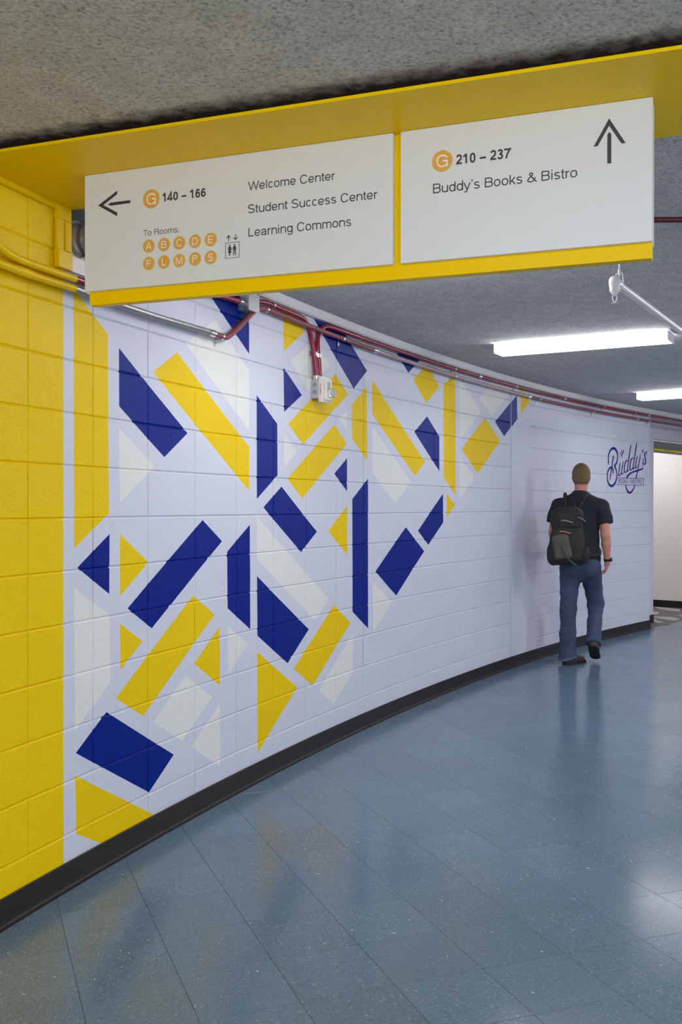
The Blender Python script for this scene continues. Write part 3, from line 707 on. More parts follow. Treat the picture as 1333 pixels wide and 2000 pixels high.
for pts in ([(4.60, 14.57), (4.66, 14.60), (4.86, 14.25), (4.76, 13.95), (4.59, 14.314)],
            [(4.33, 14.05), (4.455, 13.876), (4.3076, 13.553), (4.2, 13.6)],
            [(4.10, 13.4), (4.418, 13.269), (4.45, 13.038), (4.314, 12.83), (4.2126, 13.0765)],
            [(4.0, 13.10), (4.12, 13.02), (4.0916, 12.83), (4.12, 12.652), (4.02, 12.60)],
            [(4.5547, 13.52), (4.75, 13.557), (4.69, 13.42), (4.603, 13.401)],
            [(3.9, 14.2), (4.15, 14.0), (3.95, 13.5)]):
    flat(pts, 0.0017, 1, 0.0006)
tag(mb.build('carpet', [M_CARP, M_CARPL], fix=False), 'grey carpet with angular light and dark shards beyond the far opening', 'carpet')

mb = MB(); ebox(mb, 0.632, 2.38, 0.315, 0.37, 2.235, 2.3345)
sh = tag(mb.build('rolling_shutter', M_SHUT, bevel=0.006), 'grey steel rolling shutter drawn up under the header of the far opening', 'shutter')
mb = MB(); ebox(mb, 0.632, 2.38, 0.310, 0.375, 2.183, 2.234); mb.build('bottom_bar', M_SHUT, sh, bevel=0.004)
mb = MB(); ebox(mb, 0.634, 2.378, 0.3075, 0.3097, 2.2, 2.2325)
yb = mb.build('warning_strip', M_SHUTY, sh)
tag(yb, 'bright yellow warning strip')
for a, b in ((1.23, 1.30), (1.31, 1.37), (1.43, 1.46), (1.47, 1.50)):
    mb = MB(); ebox(mb, a, b, 0.3066, 0.3073, 2.212, 2.221); mb.build('warning_mark', M_REDINK, yb)

# ---------------------------------------------------------------- a plain grotesque alphabet drawn with strokes (cap height 1)
ADV = dict(zip('WelcomCntrSudsLaigByk&TR:ADEFMPGOKI0123467–’ ', [944, 556, 222, 500, 556, 833, 722, 556, 278, 333, 667, 556, 556, 500, 556, 556, 222, 556, 667, 500, 500, 700, 611, 722, 278, 667, 722, 667, 611, 833, 667, 778, 778, 667, 278, 556, 556, 556, 556, 556, 556, 556, 556, 222, 278]))
def arc(cx, cy, rx, ry, a0, a1, n=None):
    n = n or max(4, int(abs(a1-a0)/13)); p = 0.86
    o = []
    for i in range(n+1):
        t = math.radians(a0+(a1-a0)*i/n); c, s = math.cos(t), math.sin(t)
        o.append((cx+rx*math.copysign(abs(c)**p, c), cy+ry*math.copysign(abs(s)**p, s)))
    return o
def glyph(ch, w):
    A = ADV[ch]/720.0; h = w/2; X = 0.725; b = 0.085+h*0.75; e = A-b*0.92; m = (b+e)/2; r = (e-b)/2
    T_, B_ = 1-h, h
    if ch == 'l': return [[(A/2, 0), (A/2, 1)]]
    if ch == 'I': return [[(A/2, 0), (A/2, 1)]]
    if ch == 'i': return [[(A/2, 0), (A/2, X)], [(A/2, 1-w*1.05), (A/2, 1)]]
    if ch == ':': return [[(A/2, 0), (A/2, w*1.1)], [(A/2, X-w*1.3), (A/2, X-w*0.2)]]
    if ch == '’': return [[(A/2+h*0.2, 1), (A/2+h*0.2, 1-w), (A/2-h*0.6, 0.80)]]
    if ch == '–': return [[(0.04, 0.37), (A-0.04, 0.37)]]
    if ch == 'L': return [[(b, 1), (b, B_), (e+0.06, B_)]]
    if ch == 'T': return [[(0.03, T_), (A-0.03, T_)], [(A/2, T_), (A/2, 0)]]
    if ch == 'F': return [[(b, 0), (b, T_), (e+0.05, T_)], [(b, 0.50), (e-0.01, 0.50)]]
    if ch == 'E': return [[(e+0.05, B_), (b, B_), (b, T_), (e+0.04, T_)], [(b, 0.52), (e+0.01, 0.52)]]
    if ch == 'A': return [[(h*0.6+0.01, 0), (A/2, 1-h*0.3), (A-h*0.6-0.01, 0)], [(A*0.22, 0.33), (A*0.78, 0.33)]]
    if ch == 'M': return [[(b, 0), (b, 1-h*0.5), (A/2, h*0.9), (A-b, 1-h*0.5), (A-b, 0)]]
    if ch == 'W': return [[(h*0.5, 1), (A*0.27, h*0.7), (A/2, 1-h*0.8), (A*0.73, h*0.7), (A-h*0.5, 1)]]
    if ch == 'K': return [[(b, 0), (b, 1)], [(e+0.04, 1), (b+h, 0.40)], [(b+0.24, 0.60), (e+0.07, 0)]]
    if ch == 'k': return [[(b, 0), (b, 1)], [(e+0.03, X), (b+h, 0.27)], [(b+0.16, 0.43), (e+0.05, 0)]]
    if ch == 'O': return [arc(A/2, 0.5, A/2-0.05-h, 0.515-h, 0, 360, 30)]
    if ch == 'C': return [arc(A/2+0.01, 0.5, A/2-0.06-h, 0.515-h, 28, 332, 26)]
    if ch == 'G': return [arc(A/2, 0.5, A/2-0.05-h, 0.515-h, 28, 318, 26), [(A/2+0.05, 0.49), (A-0.075-h, 0.49), (A-0.075-h, 0)]]
    if ch == 'D': return [[(b, B_), (b, T_), (A*0.45, T_)] + arc(A*0.45, 0.5, A*0.55-0.05-h, 0.5-h, 90, -90)[1:] + [(b, B_)]]
    if ch in 'BPR':
        rr = (0.5-h)/2+0.01; y2 = 0.53; cx = A*0.56; rx = A-0.075-h-cx
        up = [(b, y2), (b, T_), (cx, T_)] + arc(cx, (T_+y2)/2, rx, (T_-y2)/2, 90, -90)[1:] + [(b, y2)]
        if ch == 'P': return [[(b, 0), (b, T_)], up]
        if ch == 'R': return [[(b, 0), (b, T_)], up, [(cx, y2), (cx+rx*0.5, y2-0.05)] + [(cx+rx*0.88, y2-0.17), (cx+rx*0.94, 0.12), (cx+rx*1.12, 0)]]
        return [up, [(b, y2), (b, B_), (cx+0.01, B_)] + arc(cx+0.01, (y2+B_)/2, rx+0.02, (y2-B_)/2, -90, 90)[1:] + [(b, y2)]]
    if ch in 'Ss':
        H_ = 1.0 if ch == 'S' else X; q = H_/4; xl, xr = 0.06+h, A-0.06-h; cx = A/2; rx = (xr-xl)/2; o = 0.012
        return [arc(cx, 3*q-h*0.42, rx*0.93, q-h*0.58+o, 22, 180, 12) + [(cx-rx*0.80, H_*0.60), (cx, H_/2+h*0.05), (cx+rx*0.86, H_*0.415)] + arc(cx, q+h*0.42, rx, q-h*0.58+o, 0, -160, 12)]
    if ch == '&': return [[(A-0.02, 0), (A*0.42, 0.60), (A*0.30, 0.78)] + arc(A*0.43, 0.80, A*0.145, 0.20-h, 180, 0, 8) + [(A*0.56, 0.70), (A*0.22, 0.43), (A*0.10+h*0.3, 0.25)] + arc(A*0.38, 0.24, A*0.30-h*0.2, 0.255-h, 180, 330, 10) + [(A*0.78, 0.28), (A*0.86, 0.46)]]
    if ch == 'o': return [arc(A/2, X/2, A/2-0.055-h, X/2+0.012-h, 0, 360, 26)]
    if ch == 'c': return [arc(A/2+0.01, X/2, A/2-0.05-h, X/2+0.012-h, 38, 322, 20)]
    if ch == 'e': return [[(A-0.065-h, X*0.47), (0.06+h, X*0.47)], arc(A/2, X/2, A/2-0.055-h, X/2+0.012-h, 0, 325, 24)]
    if ch == 'd': return [arc(m-0.01, X/2, r, X/2+0.012-h, 0, 360, 24), [(e, 0), (e, 1)]]
    if ch == 'g': return [arc(m-0.01, X/2+0.015, r, X/2-h, 0, 360, 24), [(e, X), (e, -0.06)] + arc(m, -0.06, r, 0.20-h+0.02, 0, -155, 10)[1:]]
    if ch == 'a': return [[(b+0.01, X*0.66)] + arc(m-0.02, X-0.20, r*0.86, 0.20-h+0.012, 165, 0, 10) + [(e-0.05, 0.14), (e-0.035, 0.05), (e+0.04, h*0.75)], [(e-0.055, X*0.60), (m, X*0.53)] + arc(m-0.03, X*0.27, r*0.95, X*0.27+0.008-h, 110, 330, 12) + [(e-0.055, 0.22)]]
    if ch == 'n': return [[(b, 0), (b, X)], [(b, X*0.60)] + arc(m+0.01, X-0.25, r-0.01, 0.262-h, 165, 0, 10) + [(e, 0)]]
    if ch == 'u': return [[(e, 0), (e, X)], [(b, X), (b, 0.25)] + arc(m-0.01, 0.25, r-0.01, 0.262-h, 180, 345, 10)[1:]]
    if ch == 'm':
        r2 = r/2; return [[(b, 0), (b, X)], [(b, X*0.62)] + arc(b+r2, X-0.22, r2, 0.232-h, 165, 0, 8) + [(b+2*r2, 0)], [(b+2*r2, X*0.62)] + arc(b+3*r2, X-0.22, r2, 0.232-h, 165, 0, 8) + [(e, 0)]]
    if ch == 'r': return [[(b, 0), (b, X)], [(b, X*0.55)] + arc(A-0.02, X*0.62, A-0.02-b, X*0.38-h*0.9, 170, 92, 6)]
    if ch == 't': return [[(A*0.45, 0.93), (A*0.45, 0.17), (A*0.50, h*1.1), (A-0.03, h*0.8)], [(0.02, X-h), (A-0.03, X-h)]]
    if ch == 'y': return [[(h*0.5+0.01, X), (A/2, h*0.8)], [(A-h*0.5-0.01, X), (A*0.46, -0.12), (A*0.34, -0.27+h), (A*0.10, -0.27+h)]]
    if ch == '0': return [arc(A/2, 0.5, A/2-0.06-h, 0.51-h, 0, 360, 28)]
    if ch == '1': return [[(A*0.12, 0.74), (A*0.38, 0.80), (A*0.53, 1.0)], [(A*0.56, 0), (A*0.56, 0.995)]]
    if ch == '2': return [arc(A/2, 0.70, A/2-0.065-h, 0.31-h, 172, -8, 12) + [(A*0.72, 0.47), (A*0.30, 0.24), (0.07+h*0.9, B_), (A-0.06, B_)]]
    if ch == '3': return [arc(A/2, 0.745, A/2-0.09-h, 0.265-h, 165, -80, 12) + [(A*0.42, 0.53)], [(A*0.42, 0.53)] + arc(A/2, 0.28, A/2-0.065-h, 0.295-h, 80, -168, 14)]
    if ch == '4': return [[(A*0.67, 0), (A*0.67, 0.99), (0.045+h*0.5, 0.30), (0.05, 0.245), (A-0.03, 0.245)]]
    if ch == '6': return [arc(A/2, 0.32, A/2-0.065-h, 0.335-h, 0, 360, 22), [(0.065+h, 0.34), (0.065+h, 0.52)] + arc(A/2+0.02, 0.55, A/2-0.085-h, 0.46-h, 165, 35, 10)]
    if ch == '7': return [[(0.05, T_), (A-0.055, T_), (A*0.52, 0.45), (A*0.36, 0)]]
    return []
def stroke_text(body, w):
    """returns vertices (x, z), quads and total width; letter shapes as mitred ribbons"""
    V = []; Q = []; x = 0.0; h = w/2
    for ch in body:
        for pl in glyph(ch, w):
            P = []
            for p in pl:
                if not P or math.hypot(p[0]-P[-1][0], p[1]-P[-1][1]) > 1e-4: P.append(p)
            closed = len(P) > 3 and math.hypot(P[0][0]-P[-1][0], P[0][1]-P[-1][1]) < 1e-3
            if closed: P = P[:-1]
            n = len(P); L = []
            for i in range(n):
                def nrm(a, b):
                    dx, dy = b[0]-a[0], b[1]-a[1]; l = math.hypot(dx, dy); return (-dy/l, dx/l)
                ns = []
                if i > 0 or closed: ns.append(nrm(P[i-1], P[i]))
                if i < n-1 or closed: ns.append(nrm(P[i], P[(i+1) % n]))
                nx = sum(a[0] for a in ns); ny = sum(a[1] for a in ns); l = math.hypot(nx, ny) or 1
                nx /= l; ny /= l; k = 1/max(0.35, nx*ns[0][0]+ny*ns[0][1])
                L.append(((P[i][0]+nx*h*k, P[i][1]+ny*h*k), (P[i][0]-nx*h*k, P[i][1]-ny*h*k)))
            b = len(V)
            for a, c in L: V += [(x+a[0], a[1]), (x+c[0], c[1])]
            for i in range(n if closed else n-1):
                j = (i+1) % n; Q.append((b+2*i, b+2*j, b+2*j+1, b+2*i+1))
        x += ADV[ch]/720.0
    return V, Q, x
def lettering(name, body, x0, x1, base, cap, m, parent, w=0.11, y=-0.0006, fn=None):
    """lettering between x0 and x1 (x1 None: centred on x0) on the plane y, or on whatever fn maps to"""
    V, Q, _ = stroke_text(body, w); xs = [v[0] for v in V]; a, b = min(xs), max(xs)
    if x1 is None: sx = cap; c0 = x0-(b-a)*sx/2
    else: sx = (x1-x0)/(b-a); c0 = x0
    pts = [(c0+(v[0]-a)*sx, base+v[1]*cap) for v in V]
    vs = [(p[0], y-0.00001*(i % 7), p[1]) for i, p in enumerate(pts)] if fn is None else [tuple(fn(*p)) for p in pts]
    fs = []
    for q in Q:
        ar = sum(pts[q[i]][0]*pts[q[(i+1) % 4]][1]-pts[q[(i+1) % 4]][0]*pts[q[i]][1] for i in range(4))
        fs.append(q if ar > 0 else q[::-1])
    me = bpy.data.meshes.new(name); me.from_pydata(vs, [], fs); me.materials.append(m); me.update()
    return link(name, me, parent)

# ---------------------------------------------------------------- yellow soffit across the corridor
SD = Vector((0.9367, -0.3500, 0)).normalized(); SN = Vector((-SD.y, SD.x, 0))
FL = Vector((-1.238, 3.2525, 0)); BLc = Vector((-1.052, 3.8336, 0))
FR, BR = FL+SD*5.30, BLc+SD*5.28
def plank(mb, a, b, c, d, z0, z1, m=0):
    return mb.hexa([(*a.xy, z0), (*b.xy, z0), (*c.xy, z0), (*d.xy, z0), (*a.xy, z1), (*b.xy, z1), (*c.xy, z1), (*d.xy, z1)], m)
mb = MB(); plank(mb, FL, FR, BR, BLc, 2.606, 2.6165)
sof = mb.build('soffit_panel', M_YMETAL, bevel=0.0015)
tag(sof, 'wide yellow sheet-metal soffit panel crossing the ceiling above the hanging sign', 'soffit')
i_ = 0.085
mb = MB(); plank(mb, FL+SN*i_+SD*0.10, FR+SN*i_-SD*0.10, BR-SN*i_-SD*0.10, BLc-SN*i_+SD*0.10, 2.6168, 2.6445)
mb.build('core', M_DARK, sof)
mb = MB()
pl = wall_line(-0.62, 0.150, 0.001); pl2 = wall_line(-0.62, 0.150, 0.017)
for k in range(len(pl)-1): plank(mb, pl[k], pl2[k], pl2[k+1], pl[k+1], 2.585, 2.6055)
mb.build('edge_trim', M_YPIPE, sof)

# yellow channel on the wall beneath the soffit
mb = MB()
def wbox(mb, s0, s1, d0, d1, z0, z1, m=0):
    q = [wp(s0, 0, d0), wp(s0, 0, d1), wp(s1, 0, d1), wp(s1, 0, d0)]
    return mb.hexa([(*p.xy, z0) for p in q]+[(*p.xy, z1) for p in q], m)
wbox(mb, 0.152, 0.2315, 0.001, 0.016, 2.37, 2.606)
ch = mb.build('wall_channel', M_YPIPE, bevel=0.003)
tag(ch, 'yellow painted vertical metal channel on the yellow wall under the soffit end', 'channel')
for nm, a in (('end_cap', (0.149, 0.2325, 0.001, 0.022, 2.553, 2.6058)), ('end_cap', (0.149, 0.236, 0.001, 0.024, 2.369, 2.437)), ('ridge', (0.196, 0.232, 0.0162, 0.023, 2.438, 2.552))):
    mb = MB(); wbox(mb, *a); mb.build(nm, M_YPIPE, ch, bevel=0.003)

# grey bell in the recess
bc = wp(0.3390, 2.517, -0.045); _, _, bn = wall_at(0.3)
mb = MB(); mb.lathe([(0.0, 0.0), (0.083, 0.0), (0.083, 0.012), (0.078, 0.020), (0.068, 0.022), (0.062, 0.016), (0.055, 0.026), (0.046, 0.030), (0.0, 0.032)], bc, bn, 40)
bell = mb.build('alarm_bell', M_TAUPE, smooth=True)
tag(bell, 'round taupe-grey alarm bell in the dark recess beside the left end of the sign', 'bell')
mb = MB(); mb.lathe([(0.042, 0.031), (0.064, 0.035), (0.066, 0.042), (0.060, 0.055), (0.044, 0.068), (0.022, 0.075), (0.0, 0.077)], bc+Vector((0.016, 0.040, 0.010)), bn, 36)
mb.build('gong', mat('brown_grey_gong', (0.27, 0.22, 0.18), 0.3), bell, smooth=True)
for a in (-2.0, -0.9):
    mb = MB(); mb.lathe([(0.0, 0.020), (0.005, 0.020), (0.005, 0.024), (0.0, 0.025)], bc + Vector((0.35, 0.93, 0))*0.074*math.cos(a) + Vector((0, 0, 1))*0.074*math.sin(a), bn, 10)
    mb.build('screw', M_ZINC, bell)

# ---------------------------------------------------------------- hanging sign
SO = Vector((-0.883, 3.426, 0)); sa = math.atan2(-0.3557, 0.9345)
sign = empty('hanging_sign', SO, sa)
tag(sign, 'long white directory sign with two panels and a yellow frame hanging from the soffit', 'sign')
mb = MB(); mb.box(0.006, 1.866, 0.0185, 0.058, 2.163, 2.6055); mb.build('frame', M_YMETAL, sign, bevel=0.0015)
for u0, u1 in ((0, 1.1124), (1.137, 1.868)):
    mb = MB(); mb.box(u0, u1, 0.0, 0.018, 2.207, 2.6052); mb.build('panel', M_SIGNW, sign, bevel=0.0008)
    mb = MB(); mb.box(u0, u1, 0.0585, 0.0765, 2.207, 2.6052); mb.build('panel', M_SIGNW, sign, bevel=0.0008)

LT = 'lettering'
lettering(LT, '140 – 166', 0.3070, 0.4700, 2.4826, 0.0282, M_INK, sign, 0.19)
lettering(LT, '210 – 237', 1.3085, 1.4760, 2.4848, 0.0290, M_INK, sign, 0.19)
lettering(LT, 'To Rooms:', 0.2330, 0.3708, 2.3757, 0.0195, M_INK, sign, 0.095)
lettering(LT, 'Welcome Center', 0.6235, 0.9236, 2.4850, 0.0275, M_INK, sign, 0.115)
lettering(LT, 'Student Success Center', 0.6240, 1.0629, 2.4115, 0.0275, M_INK, sign, 0.115)
lettering(LT, 'Learning Commons', 0.6250, 0.9776, 2.3364, 0.0280, M_INK, sign, 0.115)
lettering(LT, 'Buddy’s Books & Bistro', 1.2390, 1.6633, 2.4070, 0.0285, M_INK, sign, 0.118)
def badge(x, z, r, ch, cap):
    mb = MB(); mb.poly([(x+r*math.cos(a*math.pi/20), z+r*math.sin(a*math.pi/20)) for a in range(40)], 0.0, 0.0006)
    b = mb.build('badge', M_ORANGE, sign)
    lettering('letter', ch, x, None, z-cap/2, cap, M_SIGNL, b, 0.13, -0.0012)
badge(0.2644, 2.4970, 0.0318, 'G', 0.0375)
badge(1.2673, 2.5008, 0.0320, 'G', 0.0360)
for i, chs in enumerate(zip('ABCDE', 'FLMPS')):
    x = (0.2544, 0.3130, 0.3711, 0.4300, 0.4881)[i]
    badge(x, 2.3401, 0.0224, chs[0], 0.0240); badge(x, 2.2820, 0.0224, chs[1], 0.0240)
mb = MB()
mb.poly([(0.0544, 2.4972), (0.1306, 2.5390), (0.1306, 2.5278), (0.0751, 2.4966)])
mb.poly([(0.0544, 2.4972), (0.0751, 2.4966), (0.1306, 2.4654), (0.1306, 2.4529)])
mb.poly([(0.0934, 2.4964), (0.1047, 2.5018), (0.1825, 2.5018), (0.1825, 2.4922), (0.1047, 2.4912)])
tag(mb.build('arrow', M_INK, sign), 'left-pointing arrow')
mb = MB()
mb.poly([(1.7510, 2.5612), (1.7085, 2.4873), (1.7197, 2.4873), (1.7510, 2.5409)])
mb.poly([(1.7510, 2.5612), (1.7510, 2.5409), (1.7848, 2.4865), (1.7960, 2.4865)])
mb.poly([(1.7511, 2.5235), (1.7463, 2.5157), (1.7463, 2.4348), (1.7571, 2.4348), (1.7571, 2.5157)])
tag(mb.build('arrow', M_INK, sign), 'upward arrow')
# lift symbol: framed pair of figures under two small arrows
mb = MB(); x0, x1, z0, z1, q = 0.5416, 0.5927, 2.2733, 2.3238, 0.0013
for r in ((x0, x1, z0, z0+q), (x0, x1, z1-q, z1), (x0, x0+q, z0, z1), (x1-q, x1, z0, z1)):
    mb.poly([(r[0], r[2]), (r[1], r[2]), (r[1], r[3]), (r[0], r[3])])
def mini_arrow(x, z0, z1, up):
    s = 1 if up else -1; zt = z1 if up else z0; zb = z0 if up else z1
    mb.poly([(x-0.0012, zb), (x+0.0012, zb), (x+0.0012, zt-s*0.003), (x-0.0012, zt-s*0.003)])
    mb.poly([(x, zt), (x-0.0080, zt-s*0.0090), (x-0.0080, zt-s*0.0055-s*0.006), (x, zt-s*0.0040)])
    mb.poly([(x, zt), (x+0.0080, zt-s*0.0090), (x+0.0080, zt-s*0.0055-s*0.006), (x, zt-s*0.0040)])
mini_arrow(0.5536, 2.3295, 2.3490, True); mini_arrow(0.5789, 2.3295, 2.3490, False)
for x, skirt in ((0.5578, True), (0.5752, False)):
    mb.poly([(x+0.0029*math.cos(a*math.pi/6), 2.3145+0.0029*math.sin(a*math.pi/6)) for a in range(12)])
    mb.poly([(x-0.0038, 2.3105), (x+0.0038, 2.3105), (x+0.0032, 2.299), (x-0.0032, 2.299)])
    for s in (-1, 1):
        mb.poly([(x+s*0.0036, 2.3100), (x+s*0.0050, 2.3085), (x+s*0.0075, 2.2990), (x+s*0.0055, 2.2985)])
        if not skirt: mb.poly([(x+s*0.0002, 2.300), (x+s*0.0034, 2.300), (x+s*0.0055, 2.2810), (x+s*0.0028, 2.2810)])
        else: mb.poly([(x+s*0.0006, 2.292), (x+s*0.0026, 2.292), (x+s*0.0024, 2.2810), (x+s*0.0006, 2.2810)])
    if skirt: mb.poly([(x-0.0028, 2.301), (x+0.0028, 2.301), (x+0.0062, 2.2905), (x-0.0062, 2.2905)])
tag(mb.build('lift_symbol', M_INK, sign), 'lift symbol')

# ---------------------------------------------------------------- conduits along the top of the wall
CD = 0.0145     # conduit radius
def run(pts, d=0.036): return [wp(q.x, q.y, d) for q in crom([(a, b, 0) for a, b in pts], 4)]
def straight(s0, s1, z0, z1, d=0.036):
    ss = [s0]+[s for s in JN if s0+0.02 < s < s1-0.02]+[s1]
    return [wp(s, z0+(z1-z0)*(s-s0)/(s1-s0), d) for s in ss]
def coupling(p, q, r, m, parent, name='coupling'):
    mb = MB(); mb.tube([p, q], r, 14); return mb.build(name, m, parent, smooth=True)
def strap(s, z, parent, down=True):
    _, t, n = wall_at(s); c = wp(s, z, 0.036)
    mb = MB(); mb.tube([c-t*0.009, c+t*0.009], CD+0.0028, 14)
    sg = -1 if down else 1
    foot = c - n*0.0335 + Vector((0, 0, sg*0.03))
    mb.hexa([tuple(foot+t*a+Vector((0, 0, b))+n*e) for e in (0, 0.004) for a, b in ((-0.009, -0.014), (0.009, -0.014), (0.009, 0.02), (-0.009, 0.02))])
    mb.lathe([(0.0, 0.0035), (0.006, 0.0035), (0.006, 0.007), (0.0, 0.0085)], foot, n, 8)
    return mb.build('strap', M_ZINC, parent, smooth=True)

lo = empty('conduit', wp(-0.21, 2.30, 0.036))
tag(lo, 'lower long conduit changing from yellow to bare grey, red and pinkish grey along the wall', 'conduit', 'conduits along the top of the curved wall')
def tubes(root, path, r, m, label=None):
    mb = MB(); mb.tube([p-root.location for p in path], r, 14); o = mb.build('tube', m, root, smooth=True)
    return tag(o, label)
def sub(root, o): 
    o.location = -root.location; return o
tubes(lo, run([(-1.1, 2.42), (-0.7, 2.33), (-0.42, 2.303), (-0.21, 2.297), (0.0, 2.296), (0.2285, 2.301)]), CD, M_YPIPE, 'yellow painted stretch')
tubes(lo, run([(0.2285, 2.301), (0.40, 2.298), (0.80, 2.2985), (1.2369, 2.3075), (1.31, 2.3075)]), CD, M_GALV, 'bare grey stretch')
tubes(lo, run([(1.31, 2.3075), (1.40, 2.3065), (1.452, 2.309), (1.50, 2.331), (1.60, 2.392), (1.72, 2.476), (1.775, 2.507), (1.84, 2.524), (1.95, 2.526), (2.36, 2.522), (2.85, 2.519), (3.345, 2.515)]), CD, M_ROSE, 'faded red stretch')
tubes(lo, straight(3.345, 6.44, 2.515, 2.503), CD, M_PINK, 'pinkish grey stretch')
tubes(lo, straight(6.44, 14.9, 2.503, 2.503), CD, M_ROSE, 'faded red stretch')
sub(lo, coupling(wp(-0.105, 2.2965, 0.036), wp(-0.04, 2.2965, 0.036), CD+0.002, M_YPIPE, lo))
sub(lo, coupling(wp(1.285, 2.3075, 0.036), wp(1.335, 2.3072, 0.036), CD+0.003, M_ZINC, lo))
for s in (3.345, 6.44, 9.33): sub(lo, coupling(wp(s-0.03, 2.5145 if s < 4 else 2.503, 0.036), wp(s+0.03, 2.5145 if s < 4 else 2.503, 0.036), CD+0.003, M_ZINC, lo))
for s, z in ((1.405, 2.3065), (1.88, 2.5255), (2.86, 2.519), (4.79, 2.5095), (6.70, 2.503), (8.12, 2.503), (9.68, 2.503)): sub(lo, strap(s, z, lo, s != 1.88))

up = empty('conduit', wp(-0.21, 2.40, 0.036))
tag(up, 'upper conduit, yellow then maroon, dipping behind the sign into the grey junction box', 'conduit', 'conduits along the top of the curved wall')
tubes(up, run([(-0.62, 2.62), (-0.50, 2.56), (-0.38, 2.47), (-0.27, 2.39), (-0.19, 2.350), (-0.11, 2.3365), (0.0, 2.3355), (0.232, 2.3385)]), CD, M_YPIPE, 'yellow painted stretch')
tubes(up, run([(0.232, 2.3385), (0.42, 2.342), (0.60, 2.36), (0.80, 2.43), (1.0, 2.478), (1.35, 2.500), (1.615, 2.5145)]), CD, M_MAROON, 'maroon stretch')
sub(up, coupling(wp(1.575, 2.512, 0.036), wp(1.63, 2.5155, 0.036), CD+0.004, M_ZINC, up, 'connector'))
u2 = empty('conduit', wp(1.0, 2.556, 0.036))
tag(u2, 'short maroon conduit entering the junction box above its neighbour', 'conduit', 'conduits along the top of the curved wall')
tubes(u2, run([(0.86, 2.556), (1.2, 2.555), (1.615, 2.552)]), CD, M_MAROON)
sub(u2, coupling(wp(1.575, 2.552, 0.036), wp(1.63, 2.552, 0.036), CD+0.004, M_ZINC, u2, 'connector'))

mb = MB(); wbox(mb, 1.6335, 1.7375, 0.001, 0.066, 2.478, 2.585)
jb = mb.build('junction_box', M_BOXG, bevel=0.002)
tag(jb, 'square grey steel junction box joining the maroon conduits on the wall', 'junction box')
mb = MB(); wbox(mb, 1.630, 1.741, 0.0665, 0.0695, 2.4755, 2.5875); cov = mb.build('cover', mat('pale_grey_cover', (0.62, 0.62, 0.62), 0.4, metal=0.3), jb, bevel=0.001)
_, jt, jn = wall_at(1.7)
mb = MB(); mb.lathe([(0, 0.0), (0.005, 0.0), (0.005, 0.003), (0, 0.004)], wp(1.724, 2.572, 0.0696), jn, 10); mb.build('screw', M_DARK, cov)
for z in (2.50, 2.53):
    mb = MB(); mb.lathe([(0, 0.0), (0.011, 0.0), (0.011, 0.002), (0, 0.0025)], wp(1.6332, z-0.012, 0.05), -jt, 12)
    mb.build('knockout', M_GALV, jb)

r1 = empty('conduit', wp(1.74, 2.56, 0.036))
tag(r1, 'maroon conduit curving down from the junction box to the left side of the strobe', 'conduit', 'conduits along the top of the curved wall')
def run3(pts, n=4): return [wp(q.x, q.y, q.z) for q in crom(pts, n)]
DRP = 0.024; 
tubes(r1, run3([(1.7385, 2.5495, .036), (1.80, 2.553, .036), (1.90, 2.563, .034), (2.10, 2.563, .03), (2.28, 2.562, .026), (2.36, 2.556, .021), (2.415, 2.535, .016), (2.452, 2.50, .015), (2.475, 2.455, .016), (2.490, 2.40, .02), (2.498, 2.345, .024), (2.502, 2.29, .028), (2.5035, 2.243, .03)]), CD, M_MAROON)
sub(r1, strap(1.955, 2.5635, r1)); 
sub(r1, coupling(wp(2.5035, 2.245, .03), wp(2.5035, 2.222, .03), CD+0.003, M_ZINC, r1, 'connector'))
r2 = empty('conduit', wp(2.6, 2.55, 0.036))
tag(r2, 'upper long maroon conduit rising from the strobe and running right below the ceiling', 'conduit', 'conduits along the top of the curved wall')
tubes(r2, run3([(2.553, 2.243, .03), (2.553, 2.29, .028), (2.548, 2.35, .024), (2.545, 2.405, .02), (2.549, 2.455, .016), (2.566, 2.503, .015), (2.598, 2.54, .018), (2.65, 2.561, .024), (2.73, 2.566, .032)]) + straight(2.85, 14.9, 2.5655, 2.5665)[0:], CD, M_MAROON)
sub(r2, coupling(wp(2.553, 2.245, .03), wp(2.553, 2.222, .03), CD+0.003, M_ZINC, r2, 'connector'))
for s in (5.3, 7.33+0.0, 9.66): sub(r2, coupling(wp(s-0.03, 2.566, .036), wp(s+0.03, 2.566, .036), CD+0.003, M_ZINC, r2))
for s in (4.78, 6.13, 8.40, 9.28): sub(r2, strap(s, 2.566, r2))
mb = MB(); _, tt, nn = wall_at(2.52)
for s, z in ((2.500, 2.375), (2.545, 2.370)): mb.tube([wp(s, z+0.010, .0225), wp(s, z-0.010, .0225)], CD+0.0028, 14)
wbox(mb, 2.462, 2.488, 0.0012, 0.006, 2.363, 2.387)
mb.lathe([(0, 0.006), (0.006, 0.006), (0.006, 0.010), (0, 0.012)], wp(2.474, 2.375, 0), nn, 8)
mb.build('strap', M_ZINC, r1, smooth=True).location = -r1.location

